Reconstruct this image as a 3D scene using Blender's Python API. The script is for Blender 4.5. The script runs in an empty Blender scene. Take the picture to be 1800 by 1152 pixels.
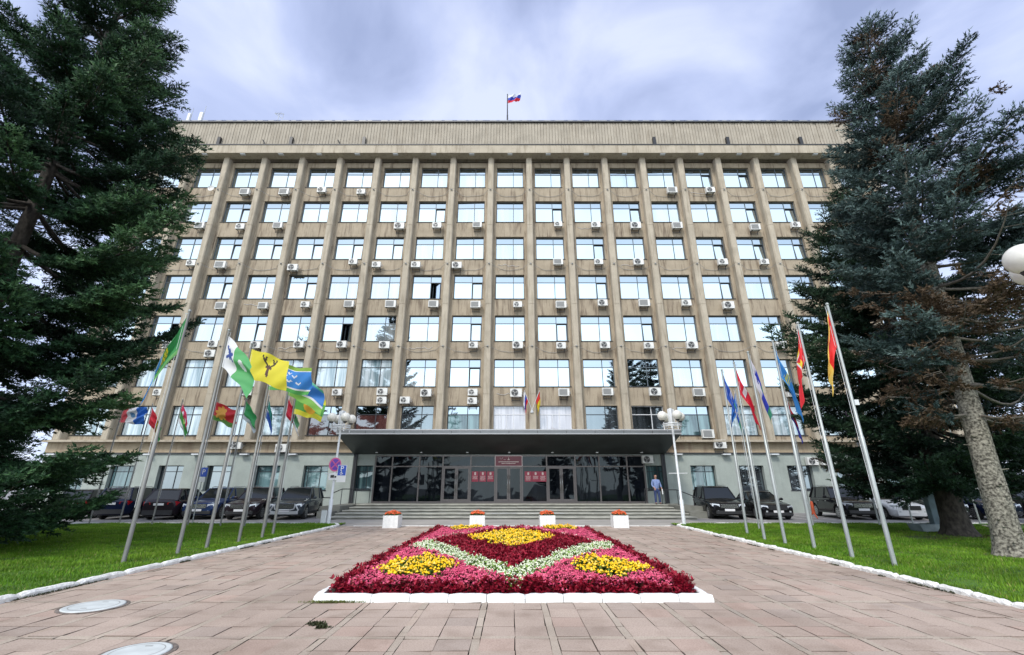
import bpy, bmesh, math, random
import numpy as np
from mathutils import Vector, Matrix
R = math.radians
random.seed(7)
S = bpy.context.scene
COL = S.collection
# ---------------------------------------------------------------- camera
cd = bpy.data.cameras.new('camera'); cam = bpy.data.objects.new('camera', cd); COL.objects.link(cam)
PITCH = 19.86; F = 778.0; CH = 1.65
cam.location = (0, 0, CH); cam.rotation_euler = (R(90 + PITCH), 0, 0)
cd.sensor_width = 36; cd.lens = F / 1800 * 36; cd.clip_end = 3000; cd.clip_start = 0.05
S.camera = cam
# ---------------------------------------------------------------- sky
W = bpy.data.worlds.new('World'); S.world = W; W.use_nodes = True
nt = W.node_tree; nt.nodes.clear()
N = nt.nodes.new; L = nt.links.new
SUN_EL, SUN_AZ = 48, 205      # azimuth measured from +Y clockwise: behind the camera, to the left
tc = N('ShaderNodeTexCoord')
sep = N('ShaderNodeSeparateXYZ'); L(tc.outputs['Generated'], sep.inputs[0])
def mth(op, a, b=None, c=None, nt_=None, clamp=False):
    t = nt_ or nt
    n = t.nodes.new('ShaderNodeMath'); n.operation = op; n.use_clamp = clamp
    for i, v in enumerate((a, b, c)):
        if v is None: continue
        if isinstance(v, (int, float)): n.inputs[i].default_value = v
        else: t.links.new(v, n.inputs[i])
    return n.outputs[0]
zz = mth('ADD', mth('MAXIMUM', sep.outputs[2], 0.0), 0.22)
cx = mth('DIVIDE', sep.outputs[0], zz); cy = mth('DIVIDE', sep.outputs[1], zz)
comb = N('ShaderNodeCombineXYZ'); L(cx, comb.inputs[0]); L(cy, comb.inputs[1])
n1 = N('ShaderNodeTexNoise'); n1.inputs['Scale'].default_value = 2.5; n1.inputs['Detail'].default_value = 8; n1.inputs['Roughness'].default_value = 0.5
n1.inputs['Distortion'].default_value = 0.5
mp = N('ShaderNodeMapping'); mp.inputs['Location'].default_value = (5.6, 2.4, 0); mp.inputs['Scale'].default_value = (1, 0.8, 1)
L(comb.outputs[0], mp.inputs[0]); L(mp.outputs[0], n1.inputs[0])
rp = N('ShaderNodeValToRGB'); L(n1.outputs[0], rp.inputs[0])
e = rp.color_ramp.elements
e[0].position = 0.36; e[0].color = (0.30, 0.35, 0.54, 1)
e[1].position = 0.64; e[1].color = (0.67, 0.72, 0.89, 1)
m = rp.color_ramp.elements.new(0.5); m.color = (0.47, 0.53, 0.76, 1)
# brighter cloud deck towards the veiled sun behind the camera, and towards the horizon
back = mth('MULTIPLY_ADD', sep.outputs[1], -1.0, 0.15)
back = mth('MULTIPLY', mth('MAXIMUM', back, 0.0), 1.0)
hor = mth('POWER', mth('SUBTRACT', 1.0, mth('MAXIMUM', sep.outputs[2], 0.0), clamp=True), 3.0)
gain = mth('ADD', mth('MULTIPLY_ADD', back, 0.8, 0.93), mth('MULTIPLY', hor, 0.35))
wh = N('ShaderNodeMixRGB'); wh.inputs[2].default_value = (0.80, 0.88, 0.93, 1); L(rp.outputs[0], wh.inputs[1]); L(mth('MULTIPLY', back, 0.75, clamp=True), wh.inputs[0])
vm = N('ShaderNodeVectorMath'); vm.operation = 'SCALE'; L(wh.outputs[0], vm.inputs[0]); L(gain, vm.inputs['Scale'])
bg1 = N('ShaderNodeBackground'); L(vm.outputs[0], bg1.inputs[0]); bg1.inputs[1].default_value = 0.98
sky = N('ShaderNodeTexSky'); sky.sky_type = 'NISHITA'; sky.sun_disc = False
sky.sun_elevation = R(SUN_EL); sky.sun_rotation = R(SUN_AZ)
bg2 = N('ShaderNodeBackground'); L(sky.outputs[0], bg2.inputs[0]); bg2.inputs[1].default_value = 0.05
ad = N('ShaderNodeAddShader'); L(bg1.outputs[0], ad.inputs[0]); L(bg2.outputs[0], ad.inputs[1])
wo = N('ShaderNodeOutputWorld'); L(ad.outputs[0], wo.inputs[0])
# ---------------------------------------------------------------- sun (thinly veiled)
sl = bpy.data.lights.new('sun', 'SUN'); so = bpy.data.objects.new('sun', sl); COL.objects.link(so)
sl.energy = 2.2; sl.angle = R(12); sl.color = (1, 0.95, 0.87)
az = R(SUN_AZ); dv = Vector((math.sin(az) * math.cos(R(SUN_EL)), math.cos(az) * math.cos(R(SUN_EL)), math.sin(R(SUN_EL))))
so.rotation_euler = dv.to_track_quat('Z', 'Y').to_euler(); so.location = (0, -20, 60)
vs = S.view_settings; vs.view_transform = 'Standard'; vs.look = 'None'; vs.exposure = 0.22; vs.gamma = 1
S.render.engine = 'CYCLES'
S.cycles.max_bounces = 6; S.cycles.transparent_max_bounces = 8
# ---------------------------------------------------------------- helpers
PR = R(PITCH)
def elev(py): return PITCH + math.degrees(math.atan((576 - py) / F))
def at(px, py, Y):
    """the point at depth Y that shows at photo pixel px, py"""
    r = math.tan(R(elev(py))); Z = Y * r
    zc = Y * math.cos(PR) + Z * math.sin(PR)
    return Vector(((px - 900) / F * zc, Y, Z + CH))
def ground(px, py, z=0.0):
    r = math.tan(R(elev(py))); Y = (z - CH) / r
    return at(px, py, Y)

def tag(o, label=None, cat=None, group=None, kind=None):
    if label: o['label'] = label
    if cat: o['category'] = cat
    if group: o['group'] = group
    if kind: o['kind'] = kind
    return o
def empty(name, loc=(0, 0, 0), rz=0.0):
    o = bpy.data.objects.new(name, None); COL.objects.link(o); o.location = loc; o.rotation_euler = (0, 0, rz)
    o.empty_display_size = 0.2
    return o
class MB:
    def __init__(s): s.v = []; s.f = []; s.m = []; s.sm = []
    def add(s, vs_, fs_, mi=0, smooth=False):
        b = len(s.v); s.v += [tuple(p) for p in vs_]
        for f_ in fs_: s.f.append([b + i for i in f_]); s.m.append(mi); s.sm.append(smooth)
        return s
    def box(s, x0, x1, y0, y1, z0, z1, mi=0, M=None):
        p = [Vector(q) for q in ((x0, y0, z0), (x1, y0, z0), (x1, y1, z0), (x0, y1, z0), (x0, y0, z1), (x1, y0, z1), (x1, y1, z1), (x0, y1, z1))]
        if M is not None: p = [M @ q for q in p]
        return s.add(p, [(0, 3, 2, 1), (4, 5, 6, 7), (0, 1, 5, 4), (1, 2, 6, 5), (2, 3, 7, 6), (3, 0, 4, 7)], mi)
    def tube(s, pts, rad, n=8, mi=0, cap=True, smooth=True):
        pts = [Vector(p) for p in pts]
        if not isinstance(rad, (list, tuple)): rad = [rad] * len(pts)
        rings = []; ref = None
        for i, p in enumerate(pts):
            d = (pts[min(i + 1, len(pts) - 1)] - pts[max(i - 1, 0)])
            if d.length < 1e-9: d = Vector((0, 0, 1))
            d.normalize()
            if ref is None: ref = Vector((1, 0, 0)) if abs(d.x) < 0.9 else Vector((0, 1, 0))
            a = ref - d * ref.dot(d)
            if a.length < 1e-6: a = d.orthogonal()
            a.normalize(); ref = a; b = d.cross(a)
            rings.append([p + (a * math.cos(2 * math.pi * k / n) + b * math.sin(2 * math.pi * k / n)) * rad[i] for k in range(n)])
        vs_ = [q for r in rings for q in r]; fs_ = []
        for i in range(len(pts) - 1):
            for k in range(n):
                fs_.append((i * n + k, i * n + (k + 1) % n, (i + 1) * n + (k + 1) % n, (i + 1) * n + k))
        s.add(vs_, fs_, mi, smooth)
        if cap:
            s.add(rings[0], [tuple(range(n))[::-1]], mi); s.add(rings[-1], [tuple(range(n))], mi)
        return s
    def sphere(s, c, r, mi=0, nu=16, nv=10, sc=(1, 1, 1)):
        vs_ = []; fs_ = []
        for j in range(nv + 1):
            t = math.pi * j / nv
            for i in range(nu):
                a = 2 * math.pi * i / nu
                vs_.append((c[0] + r * sc[0] * math.sin(t) * math.cos(a), c[1] + r * sc[1] * math.sin(t) * math.sin(a), c[2] + r * sc[2] * math.cos(t)))
        for j in range(nv):
            for i in range(nu):
                fs_.append((j * nu + i, (j + 1) * nu + i, (j + 1) * nu + (i + 1) % nu, j * nu + (i + 1) % nu))
        return s.add(vs_, fs_, mi, True)
    def disc(s, c, r, nrm, n=20, mi=0, r0=0.0):
        nrm = Vector(nrm).normalized(); a = nrm.orthogonal().normalized(); b = nrm.cross(a); c = Vector(c)
        o_ = [c + (a * math.cos(2 * math.pi * k / n) + b * math.sin(2 * math.pi * k / n)) * r for k in range(n)]
        if r0 <= 0: return s.add(o_, [tuple(range(n))], mi)
        i_ = [c + (a * math.cos(2 * math.pi * k / n) + b * math.sin(2 * math.pi * k / n)) * r0 for k in range(n)]
        return s.add(o_ + i_, [(k, (k + 1) % n, n + (k + 1) % n, n + k) for k in range(n)], mi)
    def build(s, name, mats, parent=None, bevel=0.0, angle=None):
        me = bpy.data.meshes.new(name); me.from_pydata(s.v, [], s.f)
        if not isinstance(mats, (list, tuple)): mats = [mats]
        for m_ in mats: me.materials.append(m_)
        me.polygons.foreach_set('material_index', s.m); me.polygons.foreach_set('use_smooth', s.sm)
        me.update()
        o = bpy.data.objects.new(name, me); COL.objects.link(o)
        if parent is not None: o.parent = parent
        if bevel:
            md = o.modifiers.new('bevel', 'BEVEL'); md.width = bevel; md.segments = 2; md.limit_method = 'ANGLE'
        return o
def npmesh(name, V, Fc, mats, parent=None, midx=None, smooth=False, colors=None):
    """V (n,3), Fc (m,k) int, equal-size faces"""
    me = bpy.data.meshes.new(name); m_, k = Fc.shape
    me.vertices.add(len(V)); me.vertices.foreach_set('co', np.ascontiguousarray(V, dtype=np.float32).ravel())
    me.loops.add(m_ * k); me.loops.foreach_set('vertex_index', np.ascontiguousarray(Fc, dtype=np.int32).ravel())
    me.polygons.add(m_); me.polygons.foreach_set('loop_start', np.arange(0, m_ * k, k, dtype=np.int32))
    me.polygons.foreach_set('loop_total', np.full(m_, k, dtype=np.int32))
    if midx is not None: me.polygons.foreach_set('material_index', np.ascontiguousarray(midx, dtype=np.int32))
    me.update(calc_edges=True)
    me.polygons.foreach_set('use_smooth', np.full(m_, bool(smooth)))
    if colors is not None:
        a = me.color_attributes.new('Col', 'FLOAT_COLOR', 'CORNER')
        c = np.ones((m_ * k, 4), dtype=np.float32); c[:, :3] = np.repeat(colors, k, axis=0)
        a.data.foreach_set('color', c.ravel())
    if not isinstance(mats, (list, tuple)): mats = [mats]
    for q in mats: me.materials.append(q)
    o = bpy.data.objects.new(name, me); COL.objects.link(o)
    if parent is not None: o.parent = parent
    return o
# ---------------------------------------------------------------- materials
def mat(name, col, rough=0.6, metal=0.0, var=0.0, vscale=3.0, bump=0.0, bscale=40.0, col2=None, spec=0.5, stretch=None, coat=0.0, detail=6):
    m_ = bpy.data.materials.new(name); m_.use_nodes = True; t = m_.node_tree; p = t.nodes['Principled BSDF']
    p.inputs['Base Color'].default_value = (*col, 1); p.inputs['Roughness'].default_value = rough; p.inputs['Metallic'].default_value = metal
    p.inputs['Specular IOR Level'].default_value = spec; p.inputs['Coat Weight'].default_value = coat
    tc_ = t.nodes.new('ShaderNodeTexCoord')
    vec = tc_.outputs['Object']
    if stretch:
        mp_ = t.nodes.new('ShaderNodeMapping'); mp_.inputs['Scale'].default_value = stretch; t.links.new(vec, mp_.inputs[0]); vec = mp_.outputs[0]
    if var or col2:
        n_ = t.nodes.new('ShaderNodeTexNoise'); n_.inputs['Scale'].default_value = vscale; n_.inputs['Detail'].default_value = detail; t.links.new(vec, n_.inputs[0])
        r_ = t.nodes.new('ShaderNodeValToRGB'); t.links.new(n_.outputs[0], r_.inputs[0])
        r_.color_ramp.elements[0].position = 0.36; r_.color_ramp.elements[1].position = 0.66
        if col2: a, b = col, col2
        else: a = [c * (1 - var) for c in col]; b = [min(1, c * (1 + var)) for c in col]
        r_.color_ramp.elements[0].color = (*a, 1); r_.color_ramp.elements[1].color = (*b, 1)
        t.links.new(r_.outputs[0], p.inputs['Base Color'])
    if bump:
        n_ = t.nodes.new('ShaderNodeTexNoise'); n_.inputs['Scale'].default_value = bscale; n_.inputs['Detail'].default_value = 5; t.links.new(tc_.outputs['Object'], n_.inputs[0])
        b_ = t.nodes.new('ShaderNodeBump'); b_.inputs['Strength'].default_value = bump; b_.inputs['Distance'].default_value = 0.02
        t.links.new(n_.outputs[0], b_.inputs['Height']); t.links.new(b_.outputs[0], p.inputs['Normal'])
    return m_
def concrete(name, base, dark, streak=1.0, joint=None, rust=None):
    """weathered render: blotches, vertical run-off streaks of real dirt, fine grain"""
    m_ = bpy.data.materials.new(name); m_.use_nodes = True; t = m_.node_tree; p = t.nodes['Principled BSDF']; p.inputs['Roughness'].default_value = 0.85
    p.inputs['Specular IOR Level'].default_value = 0.25
    nn = t.nodes.new; lk = t.links.new
    tc_ = nn('ShaderNodeTexCoord')
    def noise(scale, stretch, det=6, rough=0.55):
        mp_ = nn('ShaderNodeMapping'); mp_.inputs['Scale'].default_value = stretch; lk(tc_.outputs['Object'], mp_.inputs[0])
        n_ = nn('ShaderNodeTexNoise'); n_.inputs['Scale'].default_value = scale; n_.inputs['Detail'].default_value = det; n_.inputs['Roughness'].default_value = rough
        lk(mp_.outputs[0], n_.inputs[0]); return n_.outputs[0]
    def mix(fac, a, b, mode='MIX'):
        n_ = nn('ShaderNodeMixRGB'); n_.blend_type = mode
        for i, v in ((0, fac), (1, a), (2, b)):
            if isinstance(v, (int, float)): n_.inputs[i].default_value = v
            elif isinstance(v, tuple): n_.inputs[i].default_value = (*v, 1)
            else: lk(v, n_.inputs[i])
        return n_.outputs[0]
    def ramp(v, a, b):
        n_ = nn('ShaderNodeMapRange'); n_.inputs[1].default_value = a; n_.inputs[2].default_value = b; lk(v, n_.inputs[0]); return n_.outputs[0]
    c = mix(ramp(noise(0.9, (1, 1, 1)), 0.35, 0.7), tuple(b * 1.08 for b in base), tuple(b * 0.86 for b in base))
    if streak:
        st = ramp(noise(2.6, (1.6, 1.6, 0.16), 7, 0.65), 0.50, 0.74)
        c = mix(mth('MULTIPLY', st, 0.75 * streak, nt_=t), c, dark)
        st2 = ramp(noise(7.0, (2.2, 2.2, 0.12), 5), 0.60, 0.75)
        c = mix(mth('MULTIPLY', st2, 0.5 * streak, nt_=t), c, dark)
    if rust:
        rr = ramp(noise(0.55, (1.2, 1.2, 0.7), 6), 0.55, 0.72)
        c = mix(mth('MULTIPLY', rr, 0.7, nt_=t), c, rust)
    c = mix(ramp(noise(26, (1, 1, 1), 4), 0.3, 0.7), c, mix(1.0, c, (0.86, 0.86, 0.86), 'MULTIPLY'))
    lk(c, p.inputs['Base Color'])
    b_ = nn('ShaderNodeBump'); b_.inputs['Strength'].default_value = 0.35; b_.inputs['Distance'].default_value = 0.03
    lk(noise(9, (1, 1, 1), 8, 0.7), b_.inputs['Height']); lk(b_.outputs[0], p.inputs['Normal'])
    return m_
M = {}
M['facade'] = concrete('facade_concrete', (0.445, 0.388, 0.30), (0.18, 0.14, 0.095), 0.9)
M['spandrel'] = concrete('spandrel_concrete', (0.385, 0.32, 0.235), (0.12, 0.085, 0.06), 1.5)
M['band'] = concrete('band_concrete', (0.42, 0.34, 0.235), (0.22, 0.14, 0.10), 0.9, rust=(0.24, 0.165, 0.115))
M['plinth'] = concrete('plinth_terrazzo', (0.36, 0.40, 0.365), (0.22, 0.25, 0.225), 0.35)
M['parapet'] = concrete('parapet_sheet', (0.39, 0.345, 0.275), (0.19, 0.15, 0.105), 0.7)
M['dark_metal'] = mat('dark_metal', (0.03, 0.032, 0.035), 0.5)
M['frame'] = mat('window_frame', (0.075, 0.095, 0.11), 0.45)
M['frame_dark'] = mat('window_frame_dark', (0.02, 0.024, 0.03), 0.45)
M['frame_white'] = mat('window_frame_white', (0.62, 0.62, 0.63), 0.45)
M['frame_brown'] = mat('door_frame_bronze', (0.16, 0.14, 0.135), 0.35, 0.3)
M['interior'] = mat('interior_dark', (0.012, 0.013, 0.016), 0.9)
def glass(name, tint, blinds, w, wob=0.0025):
    """mirror-coated pane (glossy) with whatever hangs close behind it (blinds) showing through"""
    m_ = bpy.data.materials.new(name); m_.use_nodes = True; t = m_.node_tree; t.nodes.clear(); nn = t.nodes.new; lk = t.links.new
    tc_ = nn('ShaderNodeTexCoord')
    g = nn('ShaderNodeBsdfGlossy'); g.inputs['Color'].default_value = (*tint, 1); g.inputs['Roughness'].default_value = 0.015
    n_ = nn('ShaderNodeTexNoise'); n_.inputs['Scale'].default_value = 0.9; n_.inputs['Detail'].default_value = 1; lk(tc_.outputs['Object'], n_.inputs[0])
    b_ = nn('ShaderNodeBump'); b_.inputs['Strength'].default_value = 0.25; b_.inputs['Distance'].default_value = wob * 10; lk(n_.outputs[0], b_.inputs['Height']); lk(b_.outputs[0], g.inputs['Normal'])
    d = nn('ShaderNodeBsdfDiffuse')
    if blinds is None: d.inputs['Color'].default_value = (0.01, 0.012, 0.015, 1)
    else:
        mp_ = nn('ShaderNodeMapping'); mp_.inputs['Scale'].default_value = (1, 1, 0.05); lk(tc_.outputs['Object'], mp_.inputs[0])
        n2 = nn('ShaderNodeTexNoise'); n2.inputs['Scale'].default_value = blinds[2]; n2.inputs['Detail'].default_value = 3; lk(mp_.outputs[0], n2.inputs[0])
        r_ = nn('ShaderNodeValToRGB'); lk(n2.outputs[0], r_.inputs[0]); r_.color_ramp.elements[0].position = 0.38; r_.color_ramp.elements[1].position = 0.6
        r_.color_ramp.elements[0].color = (*blinds[0], 1); r_.color_ramp.elements[1].color = (*blinds[1], 1); lk(r_.outputs[0], d.inputs['Color'])
    mx = nn('ShaderNodeMixShader'); mx.inputs[0].default_value = w; lk(d.outputs[0], mx.inputs[1]); lk(g.outputs[0], mx.inputs[2])
    o = nn('ShaderNodeOutputMaterial'); lk(mx.outputs[0], o.inputs[0]); return m_
M['g_sky'] = glass('coated_glass', (0.60, 0.70, 0.74), None, 0.93)
M['g_sky2'] = glass('coated_glass_with_blind', (0.58, 0.68, 0.73), ((0.35, 0.40, 0.42), (0.62, 0.66, 0.66), 2.0), 0.70)
M['g_top'] = glass('coated_glass_transom', (0.42, 0.50, 0.56), None, 0.86)
M['g_curtain'] = glass('glass_with_curtain', (0.70, 0.80, 0.84), ((0.16, 0.24, 0.27), (0.60, 0.68, 0.72), 3.5), 0.20)
M['g_teal'] = glass('glass_with_teal_curtain', (0.7, 0.8, 0.84), ((0.03, 0.06, 0.07), (0.16, 0.27, 0.28), 2.6), 0.14)
M['g_white'] = glass('glass_with_white_blind', (0.7, 0.8, 0.84), ((0.42, 0.40, 0.44), (0.60, 0.58, 0.62), 5.0), 0.14)
M['g_dark'] = glass('dark_glass', (0.55, 0.65, 0.7), ((0.012, 0.014, 0.016), (0.06, 0.07, 0.08), 2.0), 0.36)
M['g_brown'] = glass('glass_brown_room', (0.55, 0.65, 0.7), ((0.05, 0.02, 0.02), (0.14, 0.06, 0.055), 1.2), 0.26)
M['g_door'] = glass('entrance_glass', (0.5, 0.58, 0.62), ((0.003, 0.004, 0.006), (0.010, 0.012, 0.016), 1.5), 0.05)
M['ac_white'] = mat('ac_casing', (0.66, 0.655, 0.62), 0.5, var=0.12, vscale=4)
M['ac_grille'] = mat('ac_grille', (0.28, 0.28, 0.27), 0.5)
M['black'] = mat('black_plastic', (0.012, 0.012, 0.013), 0.45)
M['pole'] = mat('galvanised_pole', (0.36, 0.385, 0.37), 0.42, 0.35, var=0.2, vscale=6, stretch=(1, 1, 0.2))
M['pole_dull'] = mat('dull_pole', (0.215, 0.215, 0.20), 0.5, 0.3, var=0.2, vscale=6, stretch=(1, 1, 0.2))
M['lamp_white'] = mat('lamp_white_paint', (0.66, 0.68, 0.69), 0.45, var=0.08)
M['globe'] = mat('opal_globe', (0.72, 0.70, 0.63), 0.3, var=0.05, vscale=5)
M['white_paint'] = mat('white_paint', (0.76, 0.76, 0.74), 0.7, var=0.08, vscale=9, bump=0.4, bscale=25)
M['kerb'] = mat('whitewashed_kerb', (0.66, 0.65, 0.61), 0.85, vscale=7, bump=0.9, bscale=22, col2=(0.85, 0.85, 0.81))
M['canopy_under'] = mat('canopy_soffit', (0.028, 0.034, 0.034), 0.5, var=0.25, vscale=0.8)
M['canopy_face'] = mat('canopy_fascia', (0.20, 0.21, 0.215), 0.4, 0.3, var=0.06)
M['canopy_trim'] = mat('canopy_trim', (0.42, 0.43, 0.44), 0.4)
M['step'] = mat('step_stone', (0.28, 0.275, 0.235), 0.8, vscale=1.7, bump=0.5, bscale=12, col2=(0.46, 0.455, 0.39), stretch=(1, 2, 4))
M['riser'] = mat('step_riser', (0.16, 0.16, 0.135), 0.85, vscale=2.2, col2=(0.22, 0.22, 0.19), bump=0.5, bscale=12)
M['asphalt'] = mat('asphalt', (0.20, 0.195, 0.19), 0.9, vscale=0.5, bump=0.3, bscale=60, col2=(0.27, 0.26, 0.25))
M['concrete_slab'] = mat('forecourt_concrete', (0.30, 0.28, 0.255), 0.9, vscale=0.8, bump=0.3, bscale=50, col2=(0.38, 0.355, 0.32))
M['lawn'] = mat('lawn_soil_green', (0.035, 0.085, 0.008), 0.95, vscale=1.2, bump=1.0, bscale=30, col2=(0.075, 0.17, 0.012))
# ================================================================ GROUND
def sheet(name, x0, x1, y0, y1, z, m_, cuts=0):
    b = MB(); b.add([(x0, y0, z), (x1, y0, z), (x1, y1, z), (x0, y1, z)], [(0, 1, 2, 3)])
    return tag(b.build(name, m_), kind='structure')
sheet('ground', -400, 400, -300, 900, -0.06, M['asphalt'])
sheet('road', -70, 70, 23.0, 60, -0.02, M['asphalt'])
sheet('pavement', -9.6, 9.6, 21.92, 26.6, -0.004, M['concrete_slab'])
LX, RX = -7.78, 7.42
# ---- plaza of concrete slabs, every slab its own tilt and tone, narrow strips between pairs
def slab_mat():
    m_ = bpy.data.materials.new('paving_slab'); m_.use_nodes = True; t = m_.node_tree; p = t.nodes['Principled BSDF']; p.inputs['Roughness'].default_value = 0.85
    p.inputs['Specular IOR Level'].default_value = 0.3
    nn = t.nodes.new; lk = t.links.new
    a = nn('ShaderNodeAttribute'); a.attribute_name = 'Col'
    tc_ = nn('ShaderNodeTexCoord')
    cur = a.outputs['Color']
    for sc, lo, hi, dk in ((0.45, 0.42, 0.66, (0.80, 0.79, 0.78)), (2.2, 0.50, 0.72, (0.80, 0.78, 0.76)), (55, 0.45, 0.62, (0.82, 0.80, 0.80))):
        n_ = nn('ShaderNodeTexNoise'); n_.inputs['Scale'].default_value = sc; n_.inputs['Detail'].default_value = 6; lk(tc_.outputs['Object'], n_.inputs[0])
        r_ = nn('ShaderNodeMapRange'); r_.inputs[1].default_value = lo; r_.inputs[2].default_value = hi; lk(n_.outputs[0], r_.inputs[0])
        mx = nn('ShaderNodeMixRGB'); mx.blend_type = 'MULTIPLY'; lk(r_.outputs[0], mx.inputs[0]); lk(cur, mx.inputs[1]); mx.inputs[2].default_value = (*dk, 1); cur = mx.outputs[0]
    lk(cur, p.inputs['Base Color'])
    n_ = nn('ShaderNodeTexNoise'); n_.inputs['Scale'].default_value = 90; n_.inputs['Detail'].default_value = 4; lk(tc_.outputs['Object'], n_.inputs[0])
    b_ = nn('ShaderNodeBump'); b_.inputs['Strength'].default_value = 0.5; b_.inputs['Distance'].default_value = 0.004; lk(n_.outputs[0], b_.inputs['Height']); lk(b_.outputs[0], p.inputs['Normal'])
    return m_
def plaza():
    rnd = random.Random(3)
    V = []; Q = []; Cc = []
    def slab(x0, x1, y0, y1, tone):
        g = rnd.uniform(.002, .0055); z = rnd.gauss(0, .0022); tx, ty = rnd.gauss(0, .002), rnd.gauss(0, .002)
        x0 += g * rnd.uniform(.6, 1.6); x1 -= g * rnd.uniform(.6, 1.6); y0 += g * rnd.uniform(.3, 1); y1 -= g * rnd.uniform(.3, 1)
        b = len(V); j = lambda: rnd.gauss(0, .0035)
        P = [(x0 + j(), y0 + j()), (x1 + j(), y0 + j()), (x1 + j(), y1 + j()), (x0 + j(), y1 + j())]
        for (x, y), (sx, sy) in zip(P, ((-1, -1), (1, -1), (1, 1), (-1, 1))): V.append((x, y, z + tx * sx + ty * sy))
        for (x, y) in P: V.append((x, y, -.035))
        Q.append((b, b + 1, b + 2, b + 3)); Cc.append(tone)
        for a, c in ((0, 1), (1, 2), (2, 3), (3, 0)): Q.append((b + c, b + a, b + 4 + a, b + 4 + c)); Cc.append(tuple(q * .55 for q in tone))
    base = (0.455, 0.362, 0.298)
    def tone(narrow=False):
        r = rnd.gauss(1, .035); c = [base[0] * r, base[1] * r, base[2] * r]
        if narrow: c = [c[0] * 1.0, c[1] * 1.06, c[2] * 1.04]
        if rnd.random() < .10: c = [c[0] * 1.03, c[1] * .975, c[2] * .97]
        if rnd.random() < .06: c = [c[0] * .92, c[1] * .94, c[2] * .96]
        return tuple(c)
    per, st = 0.89, 0.095
    ys = []; y = 1.0; k = 0
    while y < 21.9:
        if k % 5 == 4: ys.append((y, min(y + .09, 21.9), True)); y += .09
        else: ys.append((y, min(y + .405, 21.9), False)); y += .405
        k += 1
    x = -.46 - per * 9
    while x < 9:
        cols = [(x, x + st, True), (x + st, x + st + .3975, False), (x + st + .3975, x + per, False)]
        for (a, b_, nar) in cols:
            if b_ < LX + .02 or a > RX + .02: 
                continue
            off = 0
            for (c, d, nr) in ys:
                a2, b2 = max(a, LX + .03), min(b_, RX + .03)
                if b2 - a2 < .04 or d - c < .03: continue
                slab(a2, b2, c, d, tone(nar or nr))
        x += per
    o = npmesh('plaza', np.array(V), np.array(Q), slab_mat(), colors=np.array(Cc))
    tag(o, kind='structure')
    b = MB(); b.add([(LX, -8, -.025), (RX + .1, -8, -.025), (RX + .1, 21.92, -.025), (LX, 21.92, -.025)], [(0, 1, 2, 3)])
    tag(b.build('paving_bed', mat('joint_soil', (0.045, 0.04, 0.03), 0.95, var=.4, vscale=9)), kind='structure')
    b = MB(); b.add([(LX, -30, -.006), (RX + .1, -30, -.006), (RX + .1, 1.0, -.006), (LX, 1.0, -.006)], [(0, 1, 2, 3)])
    tag(b.build('paving', M['concrete_slab']), kind='structure')
plaza()
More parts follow.
